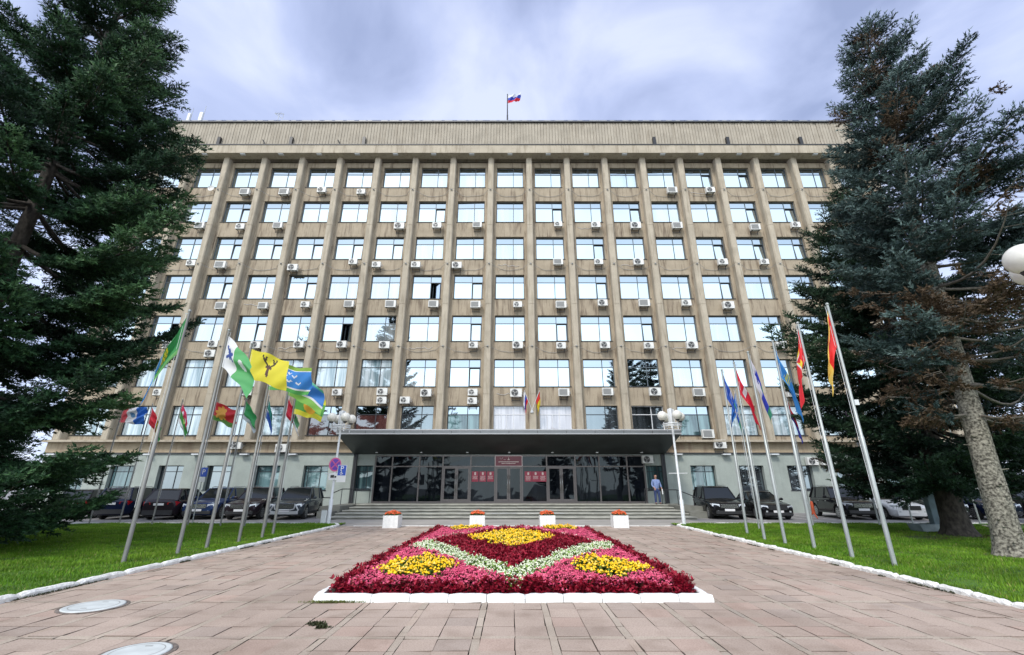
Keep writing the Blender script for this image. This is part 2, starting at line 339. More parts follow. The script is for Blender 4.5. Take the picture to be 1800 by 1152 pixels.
# ---- lawns
def lawn(name, x0, x1, y0, y1, seed, dens, bx0, bx1, by0, by1):
    b = MB(); nx, ny = 60, 60; r = random.Random(seed)
    vs_ = [(x0 + (x1 - x0) * i / nx, y0 + (y1 - y0) * j / ny, .035 + r.gauss(0, .006)) for j in range(ny + 1) for i in range(nx + 1)]
    fs_ = [(j * (nx + 1) + i, j * (nx + 1) + i + 1, (j + 1) * (nx + 1) + i + 1, (j + 1) * (nx + 1) + i) for j in range(ny) for i in range(nx)]
    b.add(vs_, fs_, 0, True); tag(b.build('lawn', M['lawn']), kind='structure')
    g = np.random.default_rng(seed); n = int((bx1 - bx0) * (by1 - by0) * dens)
    P = np.stack([g.uniform(bx0, bx1, n), g.uniform(by0, by1, n), np.full(n, .03)], 1)
    # clumpy height
    h = (.035 + .03 * np.sin(P[:, 0] * 1.7 + 2 * np.sin(P[:, 1] * .9)) ** 2) * g.uniform(.6, 1.35, n)
    a = g.uniform(0, 2 * np.pi, n); w = g.uniform(.004, .009, n) * (1 + (P[:, 1] - 8) * .07)
    ln = g.uniform(0, .6, n); d = np.stack([np.cos(a), np.sin(a), np.zeros(n)], 1); sd = np.stack([-np.sin(a), np.cos(a), np.zeros(n)], 1)
    patch = .5 + .5 * np.sin(P[:, 0] * .8 + 1.3 * np.sin(P[:, 1] * .55 + seed)) * np.sin(P[:, 1] * 1.1 + P[:, 0] * .3)
    c0 = np.array([.070, .175, .008]); c1 = np.array([.150, .265, .018]); f = np.clip(patch * .6 + g.normal(.2, .25, n), 0, 1)[:, None]
    C = c0 * (1 - f) + c1 * f; dry = g.random(n) < .05; C[dry] = (.26, .25, .08)
    C *= (.72 + .5 * (.5 + .5 * np.sin(P[:, 0] * 2.9 + 2 * np.sin(P[:, 1] * 2.1)) * np.sin(P[:, 1] * 3.7 - P[:, 0])))[:, None]
    for (tx, ty, tr) in ((12.6, 12.4, .9), (16.0, 17.2, 2.6), (14.0, 16.6, 1.3)):
        dd = np.hypot((P[:, 0] - tx), (P[:, 1] - ty) * 1.6) / tr; lit = g.random(n) < np.clip(1.25 - dd, 0, .85); C[lit] = np.array([.10, .055, .03]) * g.uniform(.6, 1.4, (int(lit.sum()), 1)); h[lit] *= .35
    V = np.empty((n, 3, 3)); V[:, 0] = P - sd * w[:, None]; V[:, 1] = P + sd * w[:, None]; V[:, 2] = P + d * (h * ln)[:, None]; V[:, 2, 2] += h
    mg = bpy.data.materials.new('grass_blade'); mg.use_nodes = True; p = mg.node_tree.nodes['Principled BSDF']; p.inputs['Roughness'].default_value = .6
    p.inputs['Specular IOR Level'].default_value = .2
    at_ = mg.node_tree.nodes.new('ShaderNodeAttribute'); at_.attribute_name = 'Col'; mg.node_tree.links.new(at_.outputs['Color'], p.inputs['Base Color'])
    o = npmesh('grass', V.reshape(-1, 3), np.arange(n * 3).reshape(-1, 3), mg, colors=C)
    tag(o, 'short mown green grass covering the lawn ' + ('left of the plaza' if x1 < 0 else 'right of the plaza'), 'grass', kind='stuff')
lawn('lawn_a', -45, LX - .10, -12, 23.0, 5, 1150, -20, LX - .12, 7.0, 22.95)
lawn('lawn_b', RX + .10, 45, -12, 23.0, 6, 1150, RX + .12, 21, 6.6, 22.95)
# ---- whitewashed kerbs, stone by stone, chipped
def kerb(path, name, w=.13, h=.09, ln=.98, seed=1, chip=.02):
    r = random.Random(seed); b = MB()
    for (p, q) in zip(path[:-1], path[1:]):
        p = Vector((*p, 0)); q = Vector((*q, 0)); T = (q - p); Ltot = T.length; T.normalize(); Nn = Vector((-T.y, T.x, 0)); s = 0.0
        while s < Ltot - .05:
            e_ = min(s + ln * r.uniform(.93, 1.05), Ltot); n = 9; hz = h + r.gauss(0, chip * .7); off = r.gauss(0, chip); tilt = r.gauss(0, chip)
            vs_ = []
            for i in range(n + 1):
                t_ = s + .008 + (e_ - s - .016) * i / n; endf = .025 if i in (0, n) else 0
                for (u, z) in ((-w / 2, -.05), (-w / 2 - .0, hz - .035), (-w / 2 + .03, hz), (w / 2 - .03, hz), (w / 2, hz - .03), (w / 2, -.05)):
                    zz_ = z - (abs(r.gauss(0, chip)) + endf if z > .03 else 0) + tilt * (i / n - .5) * (z > .03)
                    v = p + T * t_ + Nn * (u + off + r.gauss(0, chip * .35)); vs_.append((v.x, v.y, zz_))
            fs_ = [(i * 6 + k, i * 6 + k + 1, (i + 1) * 6 + k + 1, (i + 1) * 6 + k) for i in range(n) for k in range(5)]
            fs_ += [(5, 4, 3, 2, 1, 0), tuple(n * 6 + k for k in range(6))]
            b.add(vs_, fs_, 0); s = e_
    return tag(b.build(name, M['kerb']), kind='structure')
kerb([(LX, -6), (LX, 21.2), (LX - .12, 22.0), (LX - .5, 22.7)], 'kerb', seed=2, chip=.004, ln=1.0)
kerb([(RX - .12, -6), (RX - .02, 9), (RX + .05, 15), (RX + .02, 21.0), (RX + .12, 21.9), (RX + .6, 22.75)], 'kerb', seed=9, chip=.011, ln=.62)
kerb([(-45, 23.02), (-8.3, 23.02)], 'kerb', seed=4, h=.07, w=.1, ln=1.5, chip=.004)
kerb([(8.1, 23.02), (45, 23.02)], 'kerb', seed=5, h=.07, w=.1, ln=1.5, chip=.004)
kerb([(-7.2, 21.95), (7.2, 21.95)], 'kerb', seed=11, h=.018, w=.07, ln=1.2, chip=.003)
# parking bay markings
b = MB()
for x in (-27.6, -25.6, -23.1, -20.5, -18.0, -15.8, -13.3, 13.3, 16.2, 17.6, 20.2, 22.9, 25.3, 27.8):
    b.add([(x, 25.2, -.016), (x + .1, 25.2, -.016), (x + .3, 30.2, -.016), (x + .2, 30.2, -.016)], [(0, 1, 2, 3)])
tag(b.build('road_marking', mat('road_paint', (.6, .6, .58), .8, var=.2, vscale=6)), kind='structure')

# ================================================================ OFFICE BUILDING
BAY = 3.47; XC = -.18; YP = 32.95; YS = 33.52; YG = 33.72; NB = 9
SILL = [5.27 + 3.67 * k for k in range(7)]; WH = 2.2; WW = 2.42
bld = empty('office_building', (XC, 33.3, 0))
tag(bld, 'wide beige concrete office block with tall pilasters, grey stone ground floor and dark canopy', 'office building')
def part(b, name, m_, parent=bld, **k):
    o = b.build(name, m_, parent, **k); 
    if parent is bld: o.location = (-bld.location.x, -bld.location.y, 0)
    return o
xl, xr = XC - (NB + .5) * BAY, XC + (NB + .5) * BAY
XE = .75  # end pier beyond
# walls
b = MB()
for k in range(7):
    z0 = SILL[k] - (3.67 - WH) if k else 4.82
    b.box(xl - .3, xr + .3, YS, YS + .45, z0, SILL[k])
b.box(xl - .3, xr + .3, YS, YS + .45, SILL[6] + WH, 30.0)
for n in range(-NB, NB + 2):
    xp = XC + (n - .5) * BAY; hw = (BAY - WW) / 2
    for k in range(7): b.box(xp - hw, xp + hw, YS + .001, YS + .44, SILL[k], SILL[k] + WH)
part(b, 'wall', M['spandrel'])
b = MB(); b.box(xl - .5, xr + .5, YS + 1.5, YS + 1.6, .6, 30); b.box(xl - .5, xr + .5, YS + .46, YS + 1.5, .5, .6); part(b, 'dark_backing', M['interior'])  # near-black backing: gloom behind the open sashes put into the colour
b = MB(); b.box(xl - XE, xl - .3, YS - .1, 47, 0, 30.9); b.box(xr + .3, xr + XE, YS - .1, 47, 0, 30.9); b.box(xl - .3, xr + .3, 46.6, 47, 0, 30.9); b.box(xl - .3, xr + .3, YS + .46, 46.6, 30.5, 30.9)
part(b, 'end_wall', M['facade'])
# band between ground floor and first floor
b = MB(); b.box(xl - XE - .02, xr + XE + .02, YP + .32, YS + .4, 4.0, 4.74); part(b, 'lower_band', M['band'])
b = MB(); b.box(xl - XE - .1, xr + XE + .1, YP - .12, YS + .3, 4.74, 4.86); b.box(xl - XE - .06, xr + XE + .06, YP + .0, YS + .3, 4.86, 4.90); part(b, 'ledge', M['facade'])
b = MB(); b.box(xl - XE - .03, xr + XE + .03, YP + .25, YP + .32, 3.93, 4.02); part(b, 'drip_strip', M['dark_metal'])
for n in range(-9, 10):
    if abs(n) < 4: continue
    b = MB(); x = XC + (n - .5) * BAY; b.box(x - .28, x + .28, YP - .02, YP + .3, 3.84, 3.925); part(b, 'wall_light', M['lamp_white'], bevel=.01)
# pilasters
for n in range(-NB, NB + 2):
    xp = XC + (n - .5) * BAY; b = MB()
    w0 = .265
    zs = [4.9, 8.25, 12.0, 15.6, 19.3, 23.0, 26.75, 30.18]
    for a, c in zip(zs[:-1], zs[1:]):
        g = .012
        # chamfered column section
        sec = [(-w0, YS + .02), (-w0, YP + .07), (-w0 + .06, YP), (w0 - .06, YP), (w0, YP + .07), (w0, YS + .02)]
        vs_ = [(xp + x, y, a + g) for x, y in sec] + [(xp + x, y, c - g) for x, y in sec]
        b.add(vs_, [(i, i + 1, i + 7, i + 6) for i in range(5)] + [(5, 4, 3, 2, 1, 0), (6, 7, 8, 9, 10, 11)], 0)
    b.box(xp - w0 + .03, xp + w0 - .03, YP + .03, YS, 4.9, 30.18)
    part(b, 'pilaster', M['facade'])
# cornice, soffit, parapet
b = MB(); b.box(xl - XE - .15, xr + XE + .15, 32.35, 33.2, 30.18, 31.05); part(b, 'cornice', M['facade'])
b = MB(); b.box(xl - XE - .18, xr + XE + .18, 32.30, 33.2, 31.052, 31.14); part(b, 'cornice_flashing', M['dark_metal'])
b = MB()
for n in range(-NB, NB + 1):
    x = XC + n * BAY; b.box(x - .22, x + .22, 32.42, 32.62, 30.11, 30.178)
part(b, 'soffit_vent', M['lamp_white'])
b = MB()
px0, px1 = xl + .35, xr - .35; nrib = 235; st = (px1 - px0) / nrib; r = random.Random(4)
for i in range(nrib):
    x = px0 + i * st; d = r.uniform(0, .02) + (.03 if r.random() < .06 else 0)
    b.box(x, x + st - .035, 33.25 + d, 33.5, 31.1, 34.5 + r.uniform(-.01, .02))
b.box(px0, px1, 33.33, 33.6, 31.1, 34.49); b.box(px0, px0 + .2, 33.6, 46, 31.1, 34.49); b.box(px1 - .2, px1, 33.6, 46, 31.1, 34.49); b.box(px0 + .2, px1 - .2, 45.8, 46, 31.1, 34.49)
part(b, 'parapet', M['parapet'])
b = MB(); b.box(px0 - .1, px1 + .1, 33.12, 33.75, 34.52, 34.66)
for i in range(150):
    x = px0 + (px1 - px0) * (i + .5) / 150; b.box(x - .012, x + .012, 33.2, 33.23, 34.66, 34.80)
b.tube([(px0, 33.21, 34.80), (px1, 33.21, 34.80)], .016, 6); part(b, 'roof_railing', M['dark_metal'])
b = MB()
r = random.Random(8)
for i in range(60):
    x = px0 + 1 + (px1 - px0 - 2) * i / 60 + r.uniform(0, .3); b.box(x, x + r.uniform(.4, .9), 33.14, 33.16, 34.68, 34.73)
part(b, 'flashing_strip', M['canopy_trim'])
for px in (385, 512, 640, 1150, 1279, 1407):
    c = at(px, 253, 33.2); b = MB(); b.box(c.x - .14, c.x + .14, 33.0, 33.24, 31.2, 32.62); part(b, 'gutter_outlet', M['black'])
for px in (469, 601):
    c = at(px, 253, 33.2); b = MB(); b.tube([(c.x, 33.2, 31.7), (c.x - .40, 33.1, 32.35)], .05, 6); part(b, 'bent_bracket', M['black'])

# ---- windows
def winframe(b, w, h, cx_, tz, t=.055, d=.07, cols=None):
    b.box(-w / 2, -w / 2 + t, 0, d, 0, h); b.box(w / 2 - t, w / 2, 0, d, 0, h)
    b.box(-w / 2 + t, w / 2 - t, 0, d, 0, t); b.box(-w / 2 + t, w / 2 - t, 0, d, h - t, h)
    b.box(cx_ - t / 2, cx_ + t / 2, .002, d, t, h - t)
    if tz:
        b.box(-w / 2 + t, cx_ - t / 2, .004, d, tz - t / 2, tz + t / 2); b.box(cx_ + t / 2, w / 2 - t, .004, d, tz - t / 2, tz + t / 2)
cache = {}
def window_mesh(key, fn):
    if key not in cache: cache[key] = fn()
    return cache[key]
def mesh_of(b, name, mats):
    o = b.build(name, mats); me = o.data; bpy.data.objects.remove(o); return me
def place(me, name, parent, loc):
    o = bpy.data.objects.new(name, me); COL.objects.link(o); o.parent = parent; o.location = loc; return o
W2 = WW; CXW = .30; TZ = 1.55
def me_frame(k):
    b = MB(); winframe(b, W2, WH, CXW, TZ if k != 'notr' else 0)
    b.box(-W2 / 2 - .06, W2 / 2 + .06, -.26, .0, -.035, .0, 1)      # sill sheet
    return mesh_of(b, 'window', [M['frame_dark'] if k == 'dk' else M['frame_white'] if k == 'wt' else M['frame'], M['frame_dark']])
def quad_pane(x0, x1, z0, z1, mi=0, y=.035): return [(x0, y, z0), (x1, y, z0), (x1, y, z1), (x0, y, z1)]
def me_pane(kind, opened):
    b = MB(); x0, x1 = -W2 / 2 + .055, W2 / 2 - .055; j = .0025
    lo = {'sky2': 7, 'sky': 0, 'curt': 2, 'teal': 3, 'white': 4, 'dark': 5, 'brown': 6}[kind]
    hi = {'sky2': 1, 'sky': 1, 'curt': 2, 'teal': 1, 'white': 4, 'dark': 5, 'brown': 1}[kind]
    b.add(quad_pane(x0, CXW - .027, .055, TZ - .027), [(0, 1, 2, 3)], lo)
    b.add(quad_pane(x0, CXW - .027, TZ + .027, WH - .055), [(0, 1, 2, 3)], hi)
    b.add(quad_pane(CXW + .027, x1, TZ + .027, WH - .055), [(0, 1, 2, 3)], hi)
    if not opened: b.add(quad_pane(CXW + .027, x1, .055, TZ - .027), [(0, 1, 2, 3)], lo)
    return mesh_of(b, 'pane', [M['g_sky'], M['g_top'], M['g_curtain'], M['g_teal'], M['g_white'], M['g_dark'], M['g_brown'], M['g_sky2']])
def me_sash(kind):
    b = MB(); w = W2 / 2 - .055 - CXW - .027; h = TZ - .027 - .055; t = .06
    b.box(0, t, 0, .05, 0, h); b.box(w - t, w, 0, .05, 0, h); b.box(t, w - t, 0, .05, 0, t); b.box(t, w - t, 0, .05, h - t, h)
    b.add([(t, .02, t), (w - t, .02, t), (w - t, .02, h - t), (t, .02, h - t)], [(0, 1, 2, 3)], 1)
    return mesh_of(b, 'sash', [M['frame_dark'], M['g_sky'] if kind == 'sky' else M['g_curtain']])
# rows counted from the bottom (0 = first floor); bays from -9 to 9
TILT = {(5, -7), (4, -7), (4, -6), (4, -5), (4, -4), (3, -7), (3, -5), (5, -2), (4, -3), (5, 1), (5, 3), (4, 2), (4, 5), (6, 5), (6, 6), (5, 6), (5, 7), (4, 7), (4, 6), (3, -1), (3, 5), (3, 7), (2, -1), (2, 1), (2, 3), (2, -6), (1, -1), (3, 2)}
TURN = {(2, -8), (2, -4), (3, -2), (2, 6)}
def kind_of(r_, n):
    if r_ == 0:
        return {-9: 'curt', -8: 'curt', -7: 'curt', -6: 'curt', -5: 'curt', -4: 'brown', -3: 'brown', -2: 'dark', -1: 'teal', 0: 'white', 1: 'white', 2: 'dark', 3: 'dark', 4: 'teal', 5: 'curt', 6: 'curt', 7: 'curt', 8: 'curt'}.get(n, 'dark')
    if r_ == 1: return 'curt' if n <= -4 else 'curt' if n == -3 else 'sky'
    return 'sky'
rw = random.Random(12)
def make_window(r_, n, parent, isbld=True):
    x = XC + n * BAY + rw.uniform(-.01, .01); z = SILL[r_]
    k = kind_of(r_, n)
    if k == 'sky' and rw.random() < .3 and (r_, n) not in TILT: k = 'sky2'
    fk = 'dk' if (r_ <= 1 and k != 'white' and k[:3] != 'sky') else 'wt' if k == 'white' or (r_, n) == (0, 3) else 'n'
    if (r_, n) == (0, 3): fk = 'wt'
    opened = (r_, n) in TILT or (r_, n) in TURN
    me = window_mesh(('f', fk), lambda: me_frame(fk))
    o = place(me, 'window', parent, (x - bld.location.x, YG - bld.location.y, z) )
    o.rotation_euler = (rw.gauss(0, .006), 0, rw.gauss(0, .006))
    p = place(window_mesh(('p', k, opened), lambda: me_pane(k, opened)), 'pane', o, (0, 0, 0))
    if opened:
        s_ = place(window_mesh(('s', k), lambda: me_sash(k)), 'sash', o, (CXW + .027, .01, .055))
        if (r_, n) in TILT: s_.rotation_euler = (-R(rw.uniform(3, 4.5)), 0, 0)
        else: s_.rotation_euler = (0, 0, 0); s_.location = (W2 / 2 - .055, .01, .055); s_.rotation_euler = (0, 0, R(180 - 28))
    if k == 'white':
        b = MB(); 
        for xx in (-.62, -.22): b.box(xx - .02, xx + .02, -.002, .05, .055, TZ)
        q = mesh_of(b, 'glazing_bar', [M['frame_white']]); place(q, 'glazing_bar', o, (0, 0, 0))
    return o
for r_ in range(0, 5):
    for n in range(-9, 10):
        if n in (9,) : continue
        make_window(r_, n, bld)
# the two top storeys: one part (beyond the hundred that show largest)
def merged_windows():
    vs_, fs_, mi = [], [], []
    tmp = []
    for r_ in (5, 6):
        for n in range(-9, 10):
            o = make_window(r_, n, bld); tmp.append(o)
    for r_ in range(0, 5): tmp.append(make_window(r_, 9, bld))
    bpy.context.view_layer.update()
    bm = bmesh.new(); mats = []
    objs = []
    for o in tmp:
        objs.append(o); objs += [c for c in o.children]
    for o in objs:
        me = o.data.copy(); me.transform(o.matrix_world)
        remap = []
        for m_ in me.materials:
            if m_ not in mats: mats.append(m_)
            remap.append(mats.index(m_))
        for p in me.polygons: p.material_index = remap[p.material_index]
        bm.from_mesh(me); bpy.data.meshes.remove(me)
    me = bpy.data.meshes.new('upper_windows'); bm.to_mesh(me); bm.free()
    for m_ in mats: me.materials.append(m_)
    for o in reversed(objs): bpy.data.objects.remove(o)
    o = bpy.data.objects.new('upper_windows', me); COL.objects.link(o); o.parent = bld; o.location = (-bld.location.x, -bld.location.y, 0); o['kind'] = 'stuff'
merged_windows()
# ---- ground floor: stone plinth with deep window openings
YQ = 33.30
gz0, gz1, gw = 1.45, 3.13, 1.78
ent0, ent1 = -9.85, 9.50
openings = [(XC + n * BAY - gw / 2, XC + n * BAY + gw / 2) for n in list(range(-9, -3)) + list(range(4, 10))]
openings += [(-11.25, -9.98), (9.62, 11.0)]
openings.sort()
b = MB()
segs = []; cur = xl - XE
allop = sorted(openings + [(ent0, ent1)])
for (a, c) in allop:
    if a > cur: b.box(cur, a, YQ, YQ + .5, -.05, 3.97)
    if (a, c) == (ent0, ent1): b.box(a, c, YQ + .0, YQ + .5, 3.84, 3.97)
    else:
        b.box(a, c, YQ, YQ + .5, -.05, gz0); b.box(a, c, YQ, YQ + .5, gz1, 3.97)
    cur = c
b.box(cur, xr + XE, YQ, YQ + .5, -.05, 3.97)
part(b, 'plinth', M['plinth'])
for (a, c) in openings:
    b = MB(); w = c - a; h = gz1 - gz0
    b2 = MB(); t = .05
    b.box(a, a + t, YQ + .3, YQ + .36, gz0, gz1); b.box(c - t, c, YQ + .3, YQ + .36, gz0, gz1); b.box(a + t, c - t, YQ + .3, YQ + .36, gz0, gz0 + t); b.box(a + t, c - t, YQ + .3, YQ + .36, gz1 - t, gz1)
    b.box(a + w * .62, a + w * .62 + t, YQ + .302, YQ + .36, gz0 + t, gz1 - t); b.box(a + w * .12, a + w * .12 + .03, YQ + .302, YQ + .36, gz0 + t, gz1 - t)
    b.box(a + t, c - t, YQ + .304, YQ + .358, gz0 + h * .74, gz0 + h * .74 + .045)
    b.box(a - .05, c + .05, YQ - .04, YQ + .3, gz0 - .03, gz0 + .002)
    o = part(b, 'ground_window', M['frame_dark'])
    b = MB(); b.add([(a + t, YQ + .33, gz0 + t), (c - t, YQ + .33, gz0 + t), (c - t, YQ + .33, gz1 - t), (a + t, YQ + .33, gz1 - t)], [(0, 1, 2, 3)])
    p = b.build('pane', rw.choice([M['g_teal'], M['g_teal'], M['g_dark']]), o)
# ---- cables slung along the facade
for zc_, sg in ((26.55, 1), (19.15, 2), (11.95, 3)):
    pts = []; r = random.Random(sg)
    for n in range(-9, 10):
        x0 = XC + (n - .5) * BAY
        pts += [(x0 - .32, YP + .1, zc_ + .02), (x0, YP - .05, zc_ + .06), (x0 + .32, YP + .1, zc_)]
        for f in (.2, .35, .5, .7, .9): pts.append((x0 + .35 + (BAY - .7) * f, YS - .05, zc_ - .30 * math.sin(f * math.pi) * r.uniform(.7, 1.1)))
    b = MB(); b.tube(pts, .016, 5); 
    for n in range(-9, 11):
        x0 = XC + (n - .5) * BAY; b.sphere((x0, YP - .07, zc_ + .06), .07, 0, 8, 6)
    part(b, 'facade_cable', M['ac_grille'])
b = MB(); r = random.Random(77)
for n, k in ((0, 1), (-2, 2), (4, 2), (5, 6), (-5, 2), (2, 5), (3, 4), (-6, 3), (0, 4)):
    x0 = XC + n * BAY; z0 = SILL[k] - .35
    pts = [(x0 - 1.0 + .3 * i, YS - .03, z0 - .25 + r.uniform(-.12, .12)) for i in range(7)]; b = MB(); b.tube(pts, .014, 5); part(b, 'loose_cable', M['frame_white'])
# ---- entrance
ent = []
Zt, Zd, Zp = 3.84, 3.02, .61
YE = 33.18
b = MB(); t = .10
xs = [-9.80, -8.58, -6.63, -4.95, -2.95, -1.21, .73, 2.48, 4.52, 6.24, 8.24, 9.46]
for x in xs: b.box(x - t / 2, x + t / 2, YE, YE + .12, Zp, Zt)
b.box(xs[0] + t / 2, xs[-1] - t / 2, YE + .01, YE + .11, Zt - .09, Zt - .002); b.box(xs[0] + t / 2, xs[-1] - t / 2, YE + .012, YE + .108, Zd, Zd + .08)
b.box(xs[0] + t / 2, xs[-1] - t / 2, YE + .014, YE + .106, Zp, Zp + .12)
efr = part(b, 'entrance_frame', M['frame_brown'])
b = MB()
DO = (3, 5, 7)
for i in range(11):
    x0, x1 = xs[i] + t / 2, xs[i + 1] - t / 2
    y = YE + .06 + rw.uniform(-.003, .003)
    b.add([(x0, y, Zd + .08), (x1, y, Zd + .08), (x1, y + rw.gauss(0, .01), Zt - .09), (x0, y + rw.gauss(0, .01), Zt - .09)], [(0, 1, 2, 3)])
    if i not in DO: b.add([(x0, y, Zp + .12), (x1, y + rw.gauss(0, .01), Zp + .12), (x1, y, Zd), (x0, y + rw.gauss(0, .01), Zd)], [(0, 1, 2, 3)])
pe = b.build('pane', M['g_door'], efr)
for i in DO:
    x0, x1 = xs[i] + t / 2 + .01, xs[i + 1] - t / 2 - .01; xm = (x0 + x1) / 2
    for (a, c, sgn) in ((x0, xm - .006, 1), (xm + .006, x1, -1)):
        b = MB(); tt = .11; z0, z1 = Zp + .125, Zd - .01
        b.box(a, a + tt, YE - .01, YE + .07, z0, z1); b.box(c - tt, c, YE - .01, YE + .07, z0, z1); b.box(a + tt, c - tt, YE - .01, YE + .07, z0, z0 + .14); b.box(a + tt, c - tt, YE - .01, YE + .07, z1 - .1, z1)
        d = part(b, 'door', M['frame_brown'])
        b = MB(); yy = YE + .03 + rw.gauss(0, .006); b.add([(a + tt, yy, z0 + .14), (c - tt, yy + rw.gauss(0, .01), z0 + .14), (c - tt, yy, z1 - .1), (a + tt, yy, z1 - .1)], [(0, 1, 2, 3)]); b.build('pane', M['g_door'], d)
        b = MB(); hx = (c - .06) if sgn == 1 else (a + .06); b.tube([(hx, YE - .012, 1.35), (hx, YE - .09, 1.35), (hx, YE - .09, 2.45), (hx, YE - .012, 2.45)], .022, 8); b.build('handle', mat('brushed_steel', (.45, .45, .43), .3, .8), d)
# canopy: wedge slab
b = MB(); cx0, cx1, yf, zf0, zf1, zb = -11.45, 11.05, 29.5, 4.93, 5.20, 3.90
b.add([(cx0, yf, zf0), (cx1, yf, zf0), (cx1, 33.27, zb), (cx0, 33.27, zb)], [(0, 3, 2, 1)], 0)
b.add([(cx0, yf, zf0), (cx0, 33.27, zb), (cx0, 33.27, zf1), (cx0, yf, zf1)], [(0, 3, 2, 1)], 1)
b.add([(cx1, yf, zf0), (cx1, 33.27, zb), (cx1, 33.27, zf1), (cx1, yf, zf1)], [(0, 1, 2, 3)], 1)
b.add([(cx0, yf, zf0), (cx1, yf, zf0), (cx1, yf, zf1), (cx0, yf, zf1)], [(0, 1, 2, 3)], 2)
b.add([(cx0, yf, zf1), (cx1, yf, zf1), (cx1, 33.27, zf1), (cx0, 33.27, zf1)], [(0, 1, 2, 3)], 2)
for i in range(1, 12):
    x = cx0 + (cx1 - cx0) * i / 12; b.box(x - .012, x + .012, yf - .006, yf + .002, zf0, zf1, 1)
cn = part(b, 'canopy', [M['canopy_under'], M['black'], M['canopy_face']])
b = MB(); b.box(cx0 - .03, cx1 + .03, yf - .035, yf - .008, zf1 - .05, zf1 + .03); b.box(cx0 - .02, cx1 + .02, yf - .03, yf - .008, zf0 - .02, zf0 + .03); b.build('canopy_trim', M['canopy_trim'], cn)
b = MB()
for x in (-9.7, -6.5, -3.2, -.2, 2.9, 6.1, 9.3):
    b.tube([(x, 32.9, 3.97), (x, 32.9, 4.06)], .10, 12)
b.build('downlight', M['lamp_white'], cn)
for sx in (cx0 + .25, cx1 - .25):
    b = MB(); b.tube([(sx, 33.2, 3.9), (sx, 33.2, .3)], .085, 10); b.box(sx - .22 if sx < 0 else sx + .1, sx - .1 if sx < 0 else sx + .22, 33.18, 33.3, .3, 3.9); part(b, 'downpipe', M['dark_metal'])
# steps
b = MB(); r = random.Random(31)
for i in range(5):
    y0 = 26.3 + i * 1.15; ex = 10.15
    x = -ex
    while x < ex - .1:
        x1 = min(x + r.uniform(1.5, 2.3), ex); jz = r.gauss(0, .006); jy = r.gauss(0, .012)
        b.box(x + .004, x1 - .004, y0 - .03 + jy, (26.3 + (i + 1) * 1.15 if i < 4 else 33.2), .122 * (i + 1) - .045 + jz, .122 * (i + 1) + jz, 0)
        x = x1
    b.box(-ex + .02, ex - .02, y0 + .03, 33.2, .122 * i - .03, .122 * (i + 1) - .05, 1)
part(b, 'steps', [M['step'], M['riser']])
b = MB(); b.box(-1.2, 3.0, 27.40, 27.47, .246, .262); part(b, 'step_edge_strip', M['frame_white'])
for s_, x0 in ((-1, -11.4), (1, 10.2)):
    b = MB(); b.box(x0, x0 + 1.15, 28.4, 33.25, -.02, .60)
    b.box(x0 + (0 if s_ > 0 else .2), x0 + 1.0, 27.5, 28.4, -.02, .35)
    part(b, 'step_wall', M['riser'])
def rail(pts, name='handrail', m_=None):
    b = MB(); b.tube([(p[0], p[1], p[2]) for p in pts], .028, 8); 
    for p in pts: b.tube([(p[0], p[1], p[3]), (p[0], p[1], p[2])], .024, 8)
    return part(b, name, m_ or M['dark_metal'])
rail([(-11.15, 29.3, 1.30, .4), (-11.1, 30.8, 1.55, .6), (-10.2, 31.0, 1.55, .6), (-9.9, 32.9, 1.55, .6)])
rail([(-11.2, 29.3, 1.05, .4), (-13.0, 31.4, 1.0, 0), (-14.5, 32.9, .95, 0)])
rail([(10.0, 31.6, 1.50, .6), (10.7, 30.6, 1.50, .5), (11.1, 29.0, 1.15, .2), (11.3, 27.6, .75, .0)])
rail([(9.1, 32.4, 1.55, .6), (10.4, 32.2, 1.55, .6)])
# ================================================================ OBJECTS
ORD = ['zeroth', 'first', 'second', 'third', 'fourth', 'fifth', 'sixth', 'seventh', 'eighth', 'ninth', 'tenth', 'eleventh', 'twelfth', 'thirteenth', 'fourteenth', 'fifteenth', 'sixteenth', 'seventeenth', 'eighteenth']
def clone(o, name=None):
    c = o.copy(); COL.objects.link(c)
    for ch in o.children:
        d = ch.copy(); COL.objects.link(d); d.parent = c
        for g in ch.children:
            e_ = g.copy(); COL.objects.link(e_); e_.parent = d
    return c
